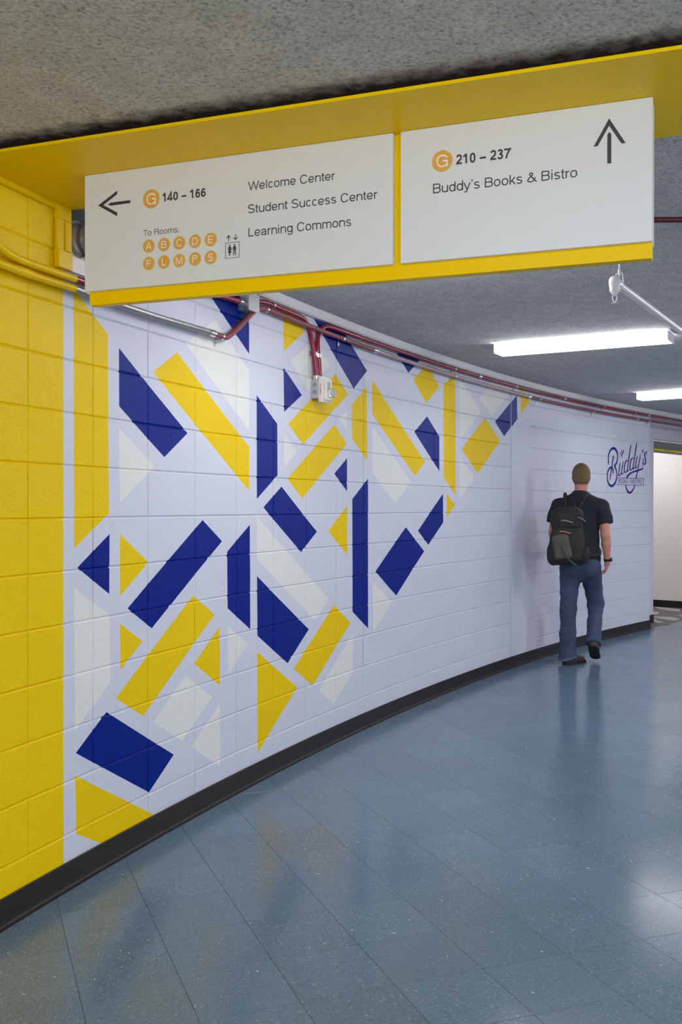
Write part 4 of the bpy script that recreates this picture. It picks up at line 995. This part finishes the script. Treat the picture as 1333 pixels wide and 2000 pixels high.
# strobe unit
sb = empty('fire_strobe', wp(2.54, 2.16, 0.0))
_, st, sn = wall_at(2.54)
sb.rotation_euler = (0, 0, math.atan2(st.y, st.x))     # local x along wall, -y towards the corridor
tag(sb, 'white wall-mounted fire alert strobe on a grey back box under two maroon conduits', 'strobe alarm')
mb = MB(); mb.box(-0.047, 0.062, -0.050, -0.001, -0.050, 0.062); mb.build('back_box', M_BOXG, sb, bevel=0.003)
for z in (0.03, -0.012):
    mb = MB(); mb.lathe([(0, 0.0), (0.013, 0.0), (0.013, 0.0012), (0, 0.0016)], (-0.0472, -0.026, z), (-1, 0, 0), 12)
    mb.build('knockout', M_GALV, sb)
mb = MB(); mb.box(-0.050, 0.058, -0.082, -0.0502, -0.074, 0.080); mb.build('housing', M_STROBE, sb, bevel=0.007, segs=4)
mb = MB(); mb.box(-0.038, 0.047, -0.097, -0.080, -0.062, 0.068); mb.build('raised_front', M_STROBE, sb, bevel=0.009, segs=4)
mb = MB(); mb.box(-0.026, 0.020, -0.103, -0.0965, -0.012, 0.052); mb.build('grille_panel', mat('darker_plastic', (0.62, 0.58, 0.56), 0.5), sb, bevel=0.004)  # grille panel in a darker tone of the housing plastic
for k in range(6):
    mb = MB(); mb.box(-0.022, 0.004, -0.1042, -0.1028, 0.0+k*0.008, 0.003+k*0.008); mb.build('slot', M_DARK, sb)
mb = MB(); mb.box(-0.008, 0.036, -0.106, -0.096, -0.040, 0.006); rf = mb.build('reflector', M_ZINC, sb, bevel=0.006)
mb = MB(); mb.box(-0.010, 0.038, -0.128, -0.1062, -0.042, 0.008); mb.build('lens', M_GLASS, sb, bevel=0.006, segs=3)
# ALERT in a vertical column on the side of the housing
for i, chs in enumerate('ALERT'):
    lettering('lettering', chs, -0.0665, None, 0.022-i*0.0138, 0.0118, M_REDINK, sb, 0.20, fn=lambda X, Z: (-0.0506, -0.133-X, Z))

# ---------------------------------------------------------------- shop lettering painted on the far wall
def on_wall(s, z): return wp(s, z, 0.0009)
mb = MB()
for st_ in LOGO:
    P = [tuple(map(float, q.split(','))) for q in st_.split()]
    L = [on_wall(q[0], q[1]) for q in P]; R = [on_wall(q[2], q[3]) for q in P]
    n = len(P); mb.add([tuple(v) for v in L+R], [(i, i+1, n+i+1, n+i) for i in range(n-1)])
logo = mb.build('wall_lettering', M_LOGO, fix=False)
tag(logo, 'indigo script shop name painted on the white block wall beside the walking man', 'lettering')
lettering('small_lettering', 'BOOKS', 8.892, 9.165, 1.7425, 0.0465, M_LOGO, logo, 0.13, fn=on_wall)
lettering('small_lettering', '&', 9.193, 9.221, 1.7500, 0.0290, M_LOGO, logo, 0.13, fn=on_wall)
lettering('small_lettering', 'BISTRO', 9.249, 9.554, 1.7445, 0.0465, M_LOGO, logo, 0.13, fn=on_wall)

# ---------------------------------------------------------------- ceiling lamps and added fill lamps
LL = ['long white fluorescent ceiling lamp nearest the camera in full view', 'white fluorescent ceiling lamp farther off above the shop lettering',
      'ceiling lamp hidden behind the hanging sign', 'ceiling lamp above the camera, out of view', 'ceiling lamp behind the camera, out of view', 'ceiling lamp in the room past the far opening, hidden by its header',
      'added fill lamp right of the frame, beside the nearest lamp in view', 'added fill lamp right of the frame, beside the farther lamp in view', 'added fill lamp right of the frame, level with the hanging sign', 'added fill lamp past the right edge, in front of the far opening']
for i, (x, y, dx, dy) in enumerate(LAMPS):
    f = empty('ceiling_lamp', (x, y, 2.645), math.atan2(dy, dx))
    tag(f, LL[i], 'ceiling lamp', 'fluorescent ceiling lamps')
    mb = MB(); mb.box(-0.60, 0.60, -0.055, 0.055, -0.018, -0.0005); mb.build('housing', M_FIX, f)
    mb = MB(); mb.hexa([(-0.604, -0.094, -0.066), (0.604, -0.094, -0.066), (0.604, 0.094, -0.066), (-0.604, 0.094, -0.066),
                        (-0.604, -0.100, -0.006), (0.604, -0.100, -0.006), (0.604, 0.100, -0.006), (-0.604, 0.100, -0.006)])
    mb.build('diffuser', M_LAMPS[i], f, bevel=0.006)
    for s in (-1, 1):
        mb = MB(); a, b = sorted((s*0.6045, s*0.6115)); mb.box(a, b, -0.101, 0.101, -0.069, -0.003); mb.build('end_cap', M_FIX, f, bevel=0.002)

# maroon pipe across the ceiling, seen to the right of the sign
mb = MB(); mb.tube([(-0.96, 3.995, 2.606), (4.55, 3.872, 2.606)], 0.011, 12)
cp_ = mb.build('ceiling_pipe', mat('dark_maroon_pipe', (0.10, 0.008, 0.02), 0.4), smooth=True)
tag(cp_, 'thin dark maroon pipe crossing the ceiling right behind the sign', 'pipe')
for x in (-0.2, 1.05, 2.6, 4.1):
    mb = MB(); mb.tube([(x, 3.98-0.0223*(x+0.2), 2.606), (x, 3.98-0.0223*(x+0.2), 2.6448)], 0.004, 8)
    mb.build('hanger', M_GALV, cp_)

# sprinkler pipe with head and hanger
sp = empty('sprinkler_pipe', (1.18, 4.292, 2.44))
tag(sp, 'white painted sprinkler pipe hung from the ceiling right of the sign, head at its end', 'sprinkler')
sd = Vector((0.6527, 1.1245, 0)).normalized()
mb = MB(); mb.tube([sd*0.05, sd*7.4], 0.0165, 16); mb.build('pipe', M_PIPEW, sp, smooth=True)
mb = MB(); mb.lathe([(0.0, -0.024), (0.012, -0.0235), (0.02, -0.018), (0.0245, -0.008), (0.0255, 0.004), (0.0245, 0.014), (0.0222, 0.024), (0.0222, 0.040), (0.0205, 0.042), (0.0205, 0.046), (0.0, 0.046)], (0, 0, 0), (0, 0, -1), 24)
mb.tube([Vector((0, 0, 0)), sd*0.03, sd*0.066], [0.0215, 0.0215, 0.0212], 18)
mb.build('elbow', M_PIPEW, sp, smooth=True)
mb = MB(); mb.lathe([(0.0, 0.046), (0.0165, 0.046), (0.0165, 0.053), (0.010, 0.055), (0.008, 0.060), (0.0, 0.060)], (0, 0, 0), (0, 0, -1), 12)
for s in (-1, 1): mb.tube([Vector((s*0.007, 0, -0.058)), Vector((s*0.010, 0, -0.068)), Vector((s*0.006, 0, -0.084)), Vector((0, 0, -0.092))], 0.0022, 8)
mb.lathe([(0.0, 0.092), (0.0165, 0.0935), (0.0165, 0.0955), (0.0, 0.096)], (0, 0, 0), (0, 0, -1), 16)
mb.build('head', M_PIPEW, sp, smooth=True)
mb = MB(); hc = sd*0.075; perp = Vector((-sd.y, sd.x, 0))
mb.tube([hc + perp*(0.0185*math.cos(a))+Vector((0, 0, 0.0185*math.sin(a))) for a in [math.pi*k/12 for k in range(12, 25)]], 0.0026, 8)
for s in (-1, 1): mb.tube([hc+perp*0.0185*s, hc+perp*0.014*s+Vector((0, 0, 0.05))], 0.0026, 8)
mb.tube([hc-perp*0.015+Vector((0, 0, 0.05)), hc+perp*0.015+Vector((0, 0, 0.05))], 0.003, 8)
mb.tube([hc+Vector((0, 0, 0.038)), hc+Vector((0, 0, 0.2045))], 0.0042, 10)
mb.tube([hc+Vector((0, 0, 0.05)), hc+Vector((0, 0, 0.068))], 0.0068, 10)
mb.build('hanger', M_PIPEW, sp, smooth=True)
for q in (2.6, 5.2, 7.2):
    mb = MB(); mb.tube([sd*q+Vector((0, 0, 0.012)), sd*q+Vector((0, 0, 0.2045))], 0.0042, 10); mb.build('hanger', M_PIPEW, sp, smooth=True)
mb = MB(); mb.tube([sd*7.38, sd*7.43], 0.021, 16); mb.build('end_cap', M_PIPEW, sp, smooth=True)

# ---------------------------------------------------------------- the walking man: surfaces grown from a smooth distance field
def rot_to(d):      # rows: local axes for an ellipse section, last along d
    d = np.array(d, float); d /= np.linalg.norm(d)
    x = np.array([1.0, 0, 0]) if abs(d[0]) < 0.9 else np.array([0, 0, 1.0]); x -= d*x.dot(d); x /= np.linalg.norm(x)
    return np.array([x, np.cross(d, x), d])
def seg(P, a, b, r1, r2, sy=1.0):
    """tapered limb; sy squeezes its depth"""
    a = np.array(a); b = np.array(b); R = rot_to(b-a); L = np.linalg.norm(b-a)
    q = (P-a) @ R.T
    t = np.clip(q[..., 2]/L, 0, 1)
    return np.sqrt(q[..., 0]**2+(q[..., 1]/sy)**2+(q[..., 2]-t*L)**2) - (r1+(r2-r1)*t)
def ell(P, c, r, yaw=0.0, tilt=0.0):
    q = P-np.array(c); c_, s_ = math.cos(yaw), math.sin(yaw)
    x = q[..., 0]*c_+q[..., 1]*s_; y = -q[..., 0]*s_+q[..., 1]*c_; z = q[..., 2]
    c_, s_ = math.cos(tilt), math.sin(tilt); y, z = y*c_+z*s_, -y*s_+z*c_
    k = np.sqrt((x/r[0])**2+(y/r[1])**2+(z/r[2])**2)
    return (k-1)*min(r)*0.8 + (k-1)*0.2*max(r)*0.5
def rbox(P, c, h, rad, yaw=0.0, roll=0.0, tilt=0.0):
    q = P-np.array(c); c_, s_ = math.cos(yaw), math.sin(yaw)
    x = q[..., 0]*c_+q[..., 1]*s_; y = -q[..., 0]*s_+q[..., 1]*c_; z = q[..., 2]
    c_, s_ = math.cos(roll), math.sin(roll); x, z = x*c_+z*s_, -x*s_+z*c_
    c_, s_ = math.cos(tilt), math.sin(tilt); y, z = y*c_+z*s_, -y*s_+z*c_
    d = np.stack([abs(x)-h[0]+rad, abs(y)-h[1]+rad, abs(z)-h[2]+rad], -1)
    return np.linalg.norm(np.maximum(d, 0), axis=-1)+np.minimum(d.max(-1), 0)-rad
def smin(a, b, k):
    h = np.clip(0.5+0.5*(b-a)/k, 0, 1)
    return b+(a-b)*h-k*h*(1-h)
def nets(fn, lo, hi, step, name, m, parent, smooth_it=1):
    lo = np.array(lo, float); n = np.ceil((np.array(hi)-lo)/step).astype(int)+1
    ax = [lo[i]+step*np.arange(n[i]) for i in range(3)]
    F = np.empty(n, np.float32)
    for i in range(0, n[0], 16):
        g = np.stack(np.meshgrid(ax[0][i:i+16], ax[1], ax[2], indexing='ij'), -1)
        F[i:i+16] = fn(g)
    S_ = F < 0
    c = np.zeros(np.array(S_.shape)-1, int)
    for dx in (0, 1):
        for dy in (0, 1):
            for dz in (0, 1): c += S_[dx:n[0]-1+dx, dy:n[1]-1+dy, dz:n[2]-1+dz]
    act = (c > 0) & (c < 8)
    idx = -np.ones(act.shape, int); cells = np.argwhere(act); idx[act] = np.arange(len(cells))
    acc = np.zeros((len(cells), 3)); cnt = np.zeros(len(cells))
    corners = [(a, b, d) for a in (0, 1) for b in (0, 1) for d in (0, 1)]
    for p in corners:
        for k in range(3):
            if p[k]: continue
            q = list(p); q[k] = 1
            f0 = F[tuple((cells+p).T)]; f1 = F[tuple((cells+q).T)]
            x = (f0 < 0) != (f1 < 0); t = np.where(x, f0/np.where(f0 == f1, 1, f0-f1), 0)
            pos = np.array(p, float)[None] + np.zeros((len(cells), 3)); pos[:, k] += t
            acc[x] += pos[x]; cnt[x] += 1
    V = lo+(cells+acc/cnt[:, None])*step
    quads = []
    for k in range(3):
        u, v = (k+1) % 3, (k+2) % 3
        sl0 = [slice(None)]*3; sl1 = [slice(None)]*3; sl0[k] = slice(0, -1); sl1[k] = slice(1, None)
        cr = S_[tuple(sl0)] != S_[tuple(sl1)]
        E_ = np.argwhere(cr); ok = (E_[:, u] > 0) & (E_[:, v] > 0) & (E_[:, u] < n[u]-1) & (E_[:, v] < n[v]-1); E_ = E_[ok]
        ins = S_[tuple(E_.T)]
        du = np.zeros(3, int); du[u] = 1; dv = np.zeros(3, int); dv[v] = 1
        A = idx[tuple((E_-du-dv).T)]; B = idx[tuple((E_-dv).T)]; Cc = idx[tuple(E_.T)]; D = idx[tuple((E_-du).T)]
        Q = np.stack([A, B, Cc, D], 1); Q[~ins] = Q[~ins][:, ::-1]; quads.append(Q)
    Q = np.concatenate(quads)
    for _ in range(smooth_it):      # light relaxation
        s = np.zeros_like(V); w_ = np.zeros(len(V))
        for a, b in ((0, 1), (1, 2), (2, 3), (3, 0)):
            np.add.at(s, Q[:, a], V[Q[:, b]]); np.add.at(s, Q[:, b], V[Q[:, a]]); np.add.at(w_, Q[:, a], 1); np.add.at(w_, Q[:, b], 1)
        V = V*0.45+0.55*s/w_[:, None]
    me = bpy.data.meshes.new(name); me.from_pydata(V.tolist(), [], Q.tolist()); me.materials.append(m); me.update()
    return link(name, me, parent, True)

def cloth(name, col, rough, amt, sc, fine):
    m = mat(name, col, rough, spec=0.2, bump=fine, bscale=400, var=amt, vscale=sc); return m
M_SKIN = mat('skin', (0.60, 0.26, 0.19), 0.5)
M_HAIR = mat('short_brown_hair', (0.17, 0.105, 0.05), 0.7, bump=0.004, bscale=220, var=0.3, vscale=40)
M_SHIRT = cloth('charcoal_navy_cotton', (0.028, 0.029, 0.042), 0.85, 0.25, 6, 0.0008)
M_JEANS = cloth('worn_blue_denim', (0.062, 0.078, 0.145), 0.85, 0.6, 4, 0.001)
M_HEM = cloth('pale_denim_hem', (0.12, 0.15, 0.25), 0.85, 0.3, 30, 0.001)
M_SHOE = mat('brown_leather', (0.07, 0.045, 0.032), 0.5, var=0.3, vscale=20)
M_SOLE = mat('dark_sole', (0.018, 0.016, 0.015), 0.7)
M_PACK = mat('black_pack_nylon', (0.020, 0.019, 0.018), 0.75, bump=0.001, bscale=250, var=0.3, vscale=9)
M_PACKG = mat('grey_pack_panel', (0.085, 0.085, 0.076), 0.7, bump=0.001, bscale=250, var=0.3, vscale=9)
M_PACKL = mat('pale_grey_webbing', (0.26, 0.245, 0.22), 0.7)
M_REDT = mat('coral_zip_pull', (0.55, 0.20, 0.13), 0.6)

MAN = Vector((2.240, 9.32, 0)); MROT = -math.atan2(2.24, 9.32)
man = empty('person', MAN, MROT)
tag(man, 'tall man walking away in dark t-shirt, jeans and brown shoes, backpack on, right foot lifted', 'person')
# joints (x to the right of the picture, y away from the camera, z up)
HEAD = (0.012, 0.01, 1.752)
LSH, LEL, LWR = (-0.200, 0.03, 1.475), (-0.245, 0.02, 1.225), (-0.215, 0.22, 1.075)
RSH, REL, RWR = (0.200, -0.03, 1.475), (0.232, -0.075, 1.205), (0.250, -0.02, 0.965)
LH, LK, LA = (-0.085, 0.01, 0.895), (-0.105, 0.015, 0.49), (-0.108, -0.05, 0.085)
RH, RK, RA = (0.095, 0.00, 0.895), (0.150, 0.215, 0.545), (0.128, 0.01, 0.225)
def hand(P, d, wr, kn, sgn, curl):
    """palm, four bent fingers of unequal length and a thumb from the side of the palm"""
    wr = np.array(wr); kn = np.array(kn); ax = (kn-wr)/np.linalg.norm(kn-wr)
    side = np.array([0.25*sgn, 0.95, 0.0]); side -= ax*side.dot(ax); side /= np.linalg.norm(side)
    inn = np.cross(ax, side); inn *= -np.sign(inn[0])*sgn
    d = smin(d, seg(P, wr, wr+ax*0.03, 0.024, 0.027, 0.8), 0.015)
    for k, (o, L) in enumerate(((0.030, 0.068), (0.011, 0.078), (-0.010, 0.073), (-0.029, 0.058))):
        b = wr+ax*0.085+side*o
        d = smin(d, seg(P, wr+ax*0.02+side*o*0.5, b, 0.014, 0.0115), 0.012)
        m1 = b+ax*L*0.42+inn*L*0.12*curl; m2 = m1+ax*L*0.28+inn*L*0.30*curl; m3 = m2+ax*L*0.10+inn*L*0.30*curl
        d = smin(d, seg(P, b, m1, 0.0098, 0.009), 0.003); d = smin(d, seg(P, m1, m2, 0.009, 0.0082), 0.003); d = smin(d, seg(P, m2, m3, 0.0082, 0.0072), 0.003)
    t0 = wr+ax*0.03+side*0.024; t1 = t0+side*0.028+ax*0.028+inn*0.012; t2 = t1+ax*0.032+side*0.004+inn*0.010
    d = smin(d, seg(P, t0, t1, 0.014, 0.0115), 0.008); d = smin(d, seg(P, t1, t2, 0.011, 0.009), 0.003)
    return d
RKN, LKN = (0.243, 0.03, 0.875), (-0.195, 0.305, 1.05)
def f_head(P):
    x, y, z = HEAD
    d = ell(P, (x, y-0.005, z+0.018), (0.077, 0.098, 0.098))
    d = smin(d, ell(P, (x+0.003, y+0.035, z-0.05), (0.058, 0.062, 0.065)), 0.03)         # jaw
    d = smin(d, seg(P, (x+0.003, y+0.085, z+0.005), (x+0.005, y+0.108, z-0.022), 0.008, 0.013), 0.01)   # nose
    d = smin(d, seg(P, (x-0.02, y+0.088, z-0.055), (x+0.024, y+0.088, z-0.055), 0.007, 0.007), 0.006)  # lips
    d = smin(d, seg(P, (x-0.015, y+0.082, z-0.092), (x+0.018, y+0.082, z-0.092), 0.016, 0.016), 0.015)  # chin
    for s in (-1, 1):
        d = smin(d, seg(P, (x+s*0.018, y+0.083, z+0.030), (x+s*0.048, y+0.072, z+0.028), 0.008, 0.007), 0.008)   # brow
        d = np.minimum(d, ell(P, (x+s*0.031, y+0.078, z+0.008), (0.014, 0.012, 0.011)))
        d = smin(d, ell(P, (x+s*0.078, y-0.002, z-0.008), (0.009, 0.019, 0.031), tilt=0.2), 0.006)     # ear
    d = smin(d, seg(P, (0.0, 0.0, 1.50), (x, y-0.012, z-0.06), 0.062, 0.056), 0.025)
    return d
def f_body(P):
    d = f_head(P)
    d = smin(d, seg(P, (0, 0, 1.02), (0, 0.01, 1.18), 0.135, 0.14, 0.68), 0.06)
    d = smin(d, seg(P, (0, 0.0, 1.20), (0, 0.0, 1.40), 0.145, 0.150, 0.68), 0.06)
    d = smin(d, seg(P, LSH, RSH, 0.052, 0.052), 0.06)
    for s_ in (-1, 1): d = smin(d, seg(P, (0, 0, 1.56), (s_*0.15, 0, 1.49), 0.05, 0.045), 0.04)
    d = smin(d, seg(P, (-0.05, 0, 0.94), (0.06, 0, 0.94), 0.10, 0.10, 0.85), 0.05)
    for sh, el, wr, kn, sg in ((LSH, LEL, LWR, LKN, -1), (RSH, REL, RWR, RKN, 1)):
        d = smin(d, seg(P, sh, el, 0.056, 0.043), 0.03)
        mid = np.array(el)*0.68+np.array(wr)*0.32
        d = smin(d, seg(P, el, mid, 0.041, 0.043), 0.02); d = smin(d, seg(P, mid, wr, 0.043, 0.026), 0.015)
        d = hand(P, d, wr, kn, sg, 0.9 if sg > 0 else 1.4)
    for h_, k_, a_ in ((LH, LK, LA), (RH, RK, RA)):
        d = smin(d, seg(P, h_, k_, 0.088, 0.056), 0.04)
        c_ = np.array(k_)*0.65+np.array(a_)*0.35
        d = smin(d, seg(P, k_, c_, 0.053, 0.056), 0.02); d = smin(d, seg(P, c_, a_, 0.056, 0.036), 0.02)
    d = smin(d, seg(P, LA, (-0.05, 0.045, 0.052), 0.034, 0.026, 1), 0.02)
    d = smin(d, seg(P, RA, (0.138, 0.075, 0.125), 0.034, 0.026, 1), 0.02)
    return d
body = nets(f_body, (-0.36, -0.20, 0.0), (0.36, 0.42, 1.90), 0.0062, 'body', M_SKIN, man)

def f_hair(P):
    x, y, z = HEAD
    d = ell(P, (x, y-0.012, z+0.026), (0.084, 0.104, 0.103))
    d = smin(d, ell(P, (x, y-0.045, z-0.035), (0.070, 0.060, 0.060)), 0.03)
    n_ = 0.0012*np.sin(P[..., 0]*330+P[..., 2]*90)*np.sin(P[..., 2]*210+P[..., 1]*240)
    face = (P[..., 1]-(y+0.070))*0.9-(P[..., 2]-(z+0.065))*0.8
    low = (z-0.070-0.35*(P[..., 1]-y)*0)-P[..., 2]
    side = np.minimum((P[..., 1]-(y+0.02)), (z+0.03-P[..., 2]))
    return np.maximum(np.maximum(np.maximum(d+n_, face), low), np.minimum(side, 0.05))
nets(f_hair, (-0.11, -0.14, 1.66), (0.11, 0.16, 1.90), 0.0042, 'hair', M_HAIR, man)

def wrinkle(P, a, fx, fz):
    return a*(np.sin(P[..., 0]*fx+P[..., 2]*fz+1.3*np.sin(P[..., 2]*9))+0.6*np.sin(P[..., 2]*fz*1.7-P[..., 0]*fx*0.6+P[..., 1]*31))
def f_shirt(P):
    d = seg(P, (0.005, 0.0, 0.98), (0.0, 0.0, 1.18), 0.185, 0.168, 0.72)
    d = smin(d, seg(P, (0, 0, 1.18), (0, 0, 1.40), 0.170, 0.172, 0.72), 0.05)
    d = smin(d, seg(P, (-0.15, 0.02, 1.462), (0.15, -0.02, 1.462), 0.074, 0.074), 0.07)
    for s_ in (-1, 1): d = smin(d, seg(P, (s_*0.02, 0, 1.555), (s_*0.165, -s_*0.02, 1.478), 0.062, 0.062), 0.05)
    d = smin(d, seg(P, (0, 0, 1.50), (0.005, 0, 1.60), 0.080, 0.064), 0.03)
    le = np.array(LSH)+(np.array(LEL)-np.array(LSH))*0.66; re = np.array(RSH)+(np.array(REL)-np.array(RSH))*0.62
    def sleeve(sh, e, out):
        sh = np.array(sh); ax = (e-sh)/np.linalg.norm(e-sh)
        s = seg(P, sh, e+ax*0.03, 0.070, 0.075)
        return np.maximum(s, (P-e)@ax)
    d = smin(d, sleeve(LSH, le+np.array([-0.012, 0, 0]), -1), 0.035); d = smin(d, sleeve(RSH, re+np.array([0.012, 0, 0]), 1), 0.035)
    d = d+wrinkle(P, 0.0028, 22, 26)
    hem = (0.925+0.012*np.sin(P[..., 0]*19))-P[..., 2]
    neck = P[..., 2]-1.618+0.15*P[..., 1]
    return np.maximum(np.maximum(d, hem), neck)
shirt = nets(f_shirt, (-0.36, -0.24, 0.88), (0.36, 0.26, 1.64), 0.0075, 't_shirt', M_SHIRT, man)

def f_leg(P, h_, k_, a_, r, end, flare, axis):
    kk = np.array(k_); aa = np.array(a_); hh = np.array(h_)
    d = smin(seg(P, hh, kk, r[0], r[1]), seg(P, kk, kk*0.5+aa*0.5, r[1], r[2]), 0.04)
    return smin(d, seg(P, kk*0.5+aa*0.5, aa+(aa-kk)*0.12, r[2], r[3]), 0.04)
def f_jeans(P, off=0.0):
    d = seg(P, (-0.045, 0.0, 0.945), (0.055, 0.0, 0.945), 0.128, 0.128, 0.88)
    d = smin(d, seg(P, (-0.03, 0.0, 0.855), (0.04, 0.0, 0.855), 0.092, 0.092), 0.03)
    d = smin(d, ell(P, (-0.075, -0.055, 0.90), (0.10, 0.09, 0.10)), 0.03)
    d = smin(d, ell(P, (0.085, -0.06, 0.90), (0.10, 0.09, 0.10)), 0.03)
    l = f_leg(P, LH, LK, LA, (0.102, 0.072, 0.070, 0.086), 0, 0, 0)
    l = np.maximum(l, (0.034+0.26*np.clip(P[..., 0]+0.15, 0, 0.2))-P[..., 2])
    aa = np.array(RA); kk = np.array(RK); ax = (aa-kk)/np.linalg.norm(aa-kk)
    r = f_leg(P, RH, RK, RA, (0.102, 0.074, 0.062, 0.074), 0, 0, 0)
    r = np.maximum(r, (P-(aa+ax*0.045))@ax)
    d = smin(d, l, 0.018); d = smin(d, r, 0.018)
    d = d+wrinkle(P, 0.0022, 12, 48)*np.clip((0.98-P[..., 2])*4, 0.2, 1)
    return np.maximum(d, P[..., 2]-1.02)
jeans = nets(f_jeans, (-0.26, -0.26, 0.0), (0.30, 0.40, 1.05), 0.0075, 'jeans', M_JEANS, man)
def f_hem(P):
    d = np.maximum(f_jeans(P)-0.0035, np.maximum(0.032+0.26*np.clip(P[..., 0]+0.15, 0, 0.2)-P[..., 2], P[..., 2]-0.050-0.26*np.clip(P[..., 0]+0.15, 0, 0.2)))
    return np.maximum(d, P[..., 0]-0.02)
nets(f_hem, (-0.24, -0.20, 0.0), (0.04, 0.16, 0.13), 0.005, 'hem', M_HEM, jeans)

def shoe(heel, toe, ankle):
    hl = np.array(heel); te = np.array(toe); ax = (te-hl); L = np.linalg.norm(ax); ax /= L; an = np.array(ankle)
    upv = np.array([0, 0, 1.0]); upv = upv-ax*upv.dot(ax); upv /= np.linalg.norm(upv)
    def under(P, k): return k-(P-hl)@upv
    def f(P):
        d = seg(P, hl+upv*0.045, hl+ax*L*0.35+upv*0.052, 0.043, 0.045)
        d = smin(d, seg(P, hl+ax*L*0.3+upv*0.038, te+upv*0.026-ax*0.03, 0.048, 0.038), 0.03)
        d = smin(d, seg(P, hl+ax*0.01+upv*0.05, an, 0.043, 0.046), 0.02)
        return np.maximum(d, under(P, 0.018))
    def g(P):
        d = seg(P, hl+upv*0.012, te-ax*0.03+upv*0.012, 0.048, 0.050)
        return np.maximum(d, np.maximum(under(P, 0.0), -under(P, 0.020)))
    lo = np.minimum(np.minimum(hl, te), an)-0.075; hi = np.maximum(np.maximum(hl, te), an)+0.085
    s = nets(f, lo, hi, 0.006, 'shoe', M_SHOE, man); nets(g, lo, hi, 0.0055, 'sole', M_SOLE, s)
    return s
shoe((-0.112, -0.085, 0.001), (0.030, 0.130, 0.001), (-0.108, -0.055, 0.10))
shoe((0.124, -0.045, 0.150), (0.148, 0.150, 0.030), (0.128, 0.005, 0.22))
# watch
wc = np.array(RWR)+(np.array(REL)-np.array(RWR))*0.06
wd = Vector((np.array(RWR)-np.array(REL)).tolist()).normalized()
mb = MB(); mb.tube([Vector(wc)-wd*0.011, Vector(wc)+wd*0.011], 0.0335, 20)
wt = mb.build('watch', M_SOLE, man, smooth=True)
mb = MB(); mb.lathe([(0, 0.030), (0.019, 0.030), (0.019, 0.042), (0.016, 0.044), (0, 0.044)], Vector(wc), (0.9, -0.35, 0), 16); mb.build('dial', M_SOLE, wt, smooth=True)

# backpack, hung a little to his left
bp = empty('backpack', MAN, MROT)
tag(bp, 'bulging black backpack with grey panels on the back of the walking man', 'backpack')
PC = np.array((-0.105, -0.225, 1.205)); PY, PR = 0.16, 0.06
def f_pack(P):
    d = rbox(P, PC, (0.145, 0.085, 0.265), 0.075, PY, PR, -0.04)
    d = smin(d, rbox(P, PC+np.array((-0.02, -0.045, -0.09)), (0.135, 0.075, 0.155), 0.06, PY, PR), 0.04)
    d = smin(d, ell(P, PC+np.array((-0.135, 0.0, -0.17)), (0.055, 0.075, 0.10)), 0.03)
    return d+wrinkle(P, 0.004, 17, 21)
nets(f_pack, (-0.36, -0.44, 0.86), (0.14, -0.06, 1.54), 0.0085, 'main_compartment', M_PACK, bp, 2)
def f_pk(P):
    d = rbox(P, PC+np.array((-0.055, -0.118, -0.10)), (0.078, 0.045, 0.115), 0.035, PY, PR+0.12)
    return d+wrinkle(P, 0.003, 30, 25)
nets(f_pk, (-0.32, -0.46, 0.92), (0.04, -0.18, 1.30), 0.0075, 'front_pocket', M_PACKG, bp, 2)
def f_pk2(P): return rbox(P, PC+np.array((0.015, -0.072, 0.150)), (0.115, 0.032, 0.080), 0.028, PY, PR)+wrinkle(P, 0.003, 26, 30)
nets(f_pk2, (-0.30, -0.42, 1.22), (0.12, -0.14, 1.48), 0.0075, 'top_pocket', M_PACK, bp, 2)
def f_side(P): return ell(P, PC+np.array((0.150, -0.02, -0.175)), (0.045, 0.06, 0.085))+wrinkle(P, 0.003, 30, 25)
nets(f_side, (-0.05, -0.36, 0.90), (0.16, -0.10, 1.16), 0.0075, 'side_pocket', M_PACK, bp, 2)
def band(name, m, pts, r, sq=None):
    mb = MB(); mb.tube(crom(pts, 5), r, 8); return mb.build(name, m, bp, smooth=True)
band('shoulder_strap', M_PACK, [(-0.13, -0.165, 1.46), (-0.135, -0.10, 1.545), (-0.135, -0.02, 1.590), (-0.13, 0.06, 1.565), (-0.12, 0.13, 1.45), (-0.12, 0.155, 1.30), (-0.15, 0.125, 1.14), (-0.195, 0.04, 1.05), (-0.19, -0.10, 1.02)], 0.016)
band('shoulder_strap', M_PACK, [(-0.01, -0.165, 1.46), (0.04, -0.10, 1.545), (0.075, -0.02, 1.590), (0.085, 0.05, 1.565), (0.09, 0.13, 1.45), (0.10, 0.145, 1.30), (0.14, 0.125, 1.14), (0.185, 0.03, 1.05), (0.15, -0.10, 1.02), (0.02, -0.17, 1.03)], 0.015)
band('haul_loop', M_PACK, [(-0.09, -0.20, 1.465), (-0.085, -0.20, 1.505), (-0.055, -0.205, 1.51), (-0.045, -0.205, 1.468)], 0.006)
band('webbing', M_PACKL, [(-0.200, -0.322, 1.342), (-0.14, -0.345, 1.346), (-0.06, -0.346, 1.328)], 0.0065)
band('webbing', M_PACKL, [(-0.02, -0.332, 1.375), (0.02, -0.325, 1.36), (0.05, -0.30, 1.335)], 0.005)
zp = band('zip', M_REDT, [(-0.205, -0.325, 1.238), (-0.15, -0.352, 1.247), (-0.08, -0.357, 1.228)], 0.006)
tag(zp, 'coral coloured zip')
band('strap_tail', M_PACKG, [(-0.16, -0.405, 1.12), (-0.12, -0.395, 1.03), (-0.07, -0.365, 0.97), (-0.02, -0.31, 0.935)], 0.0065)
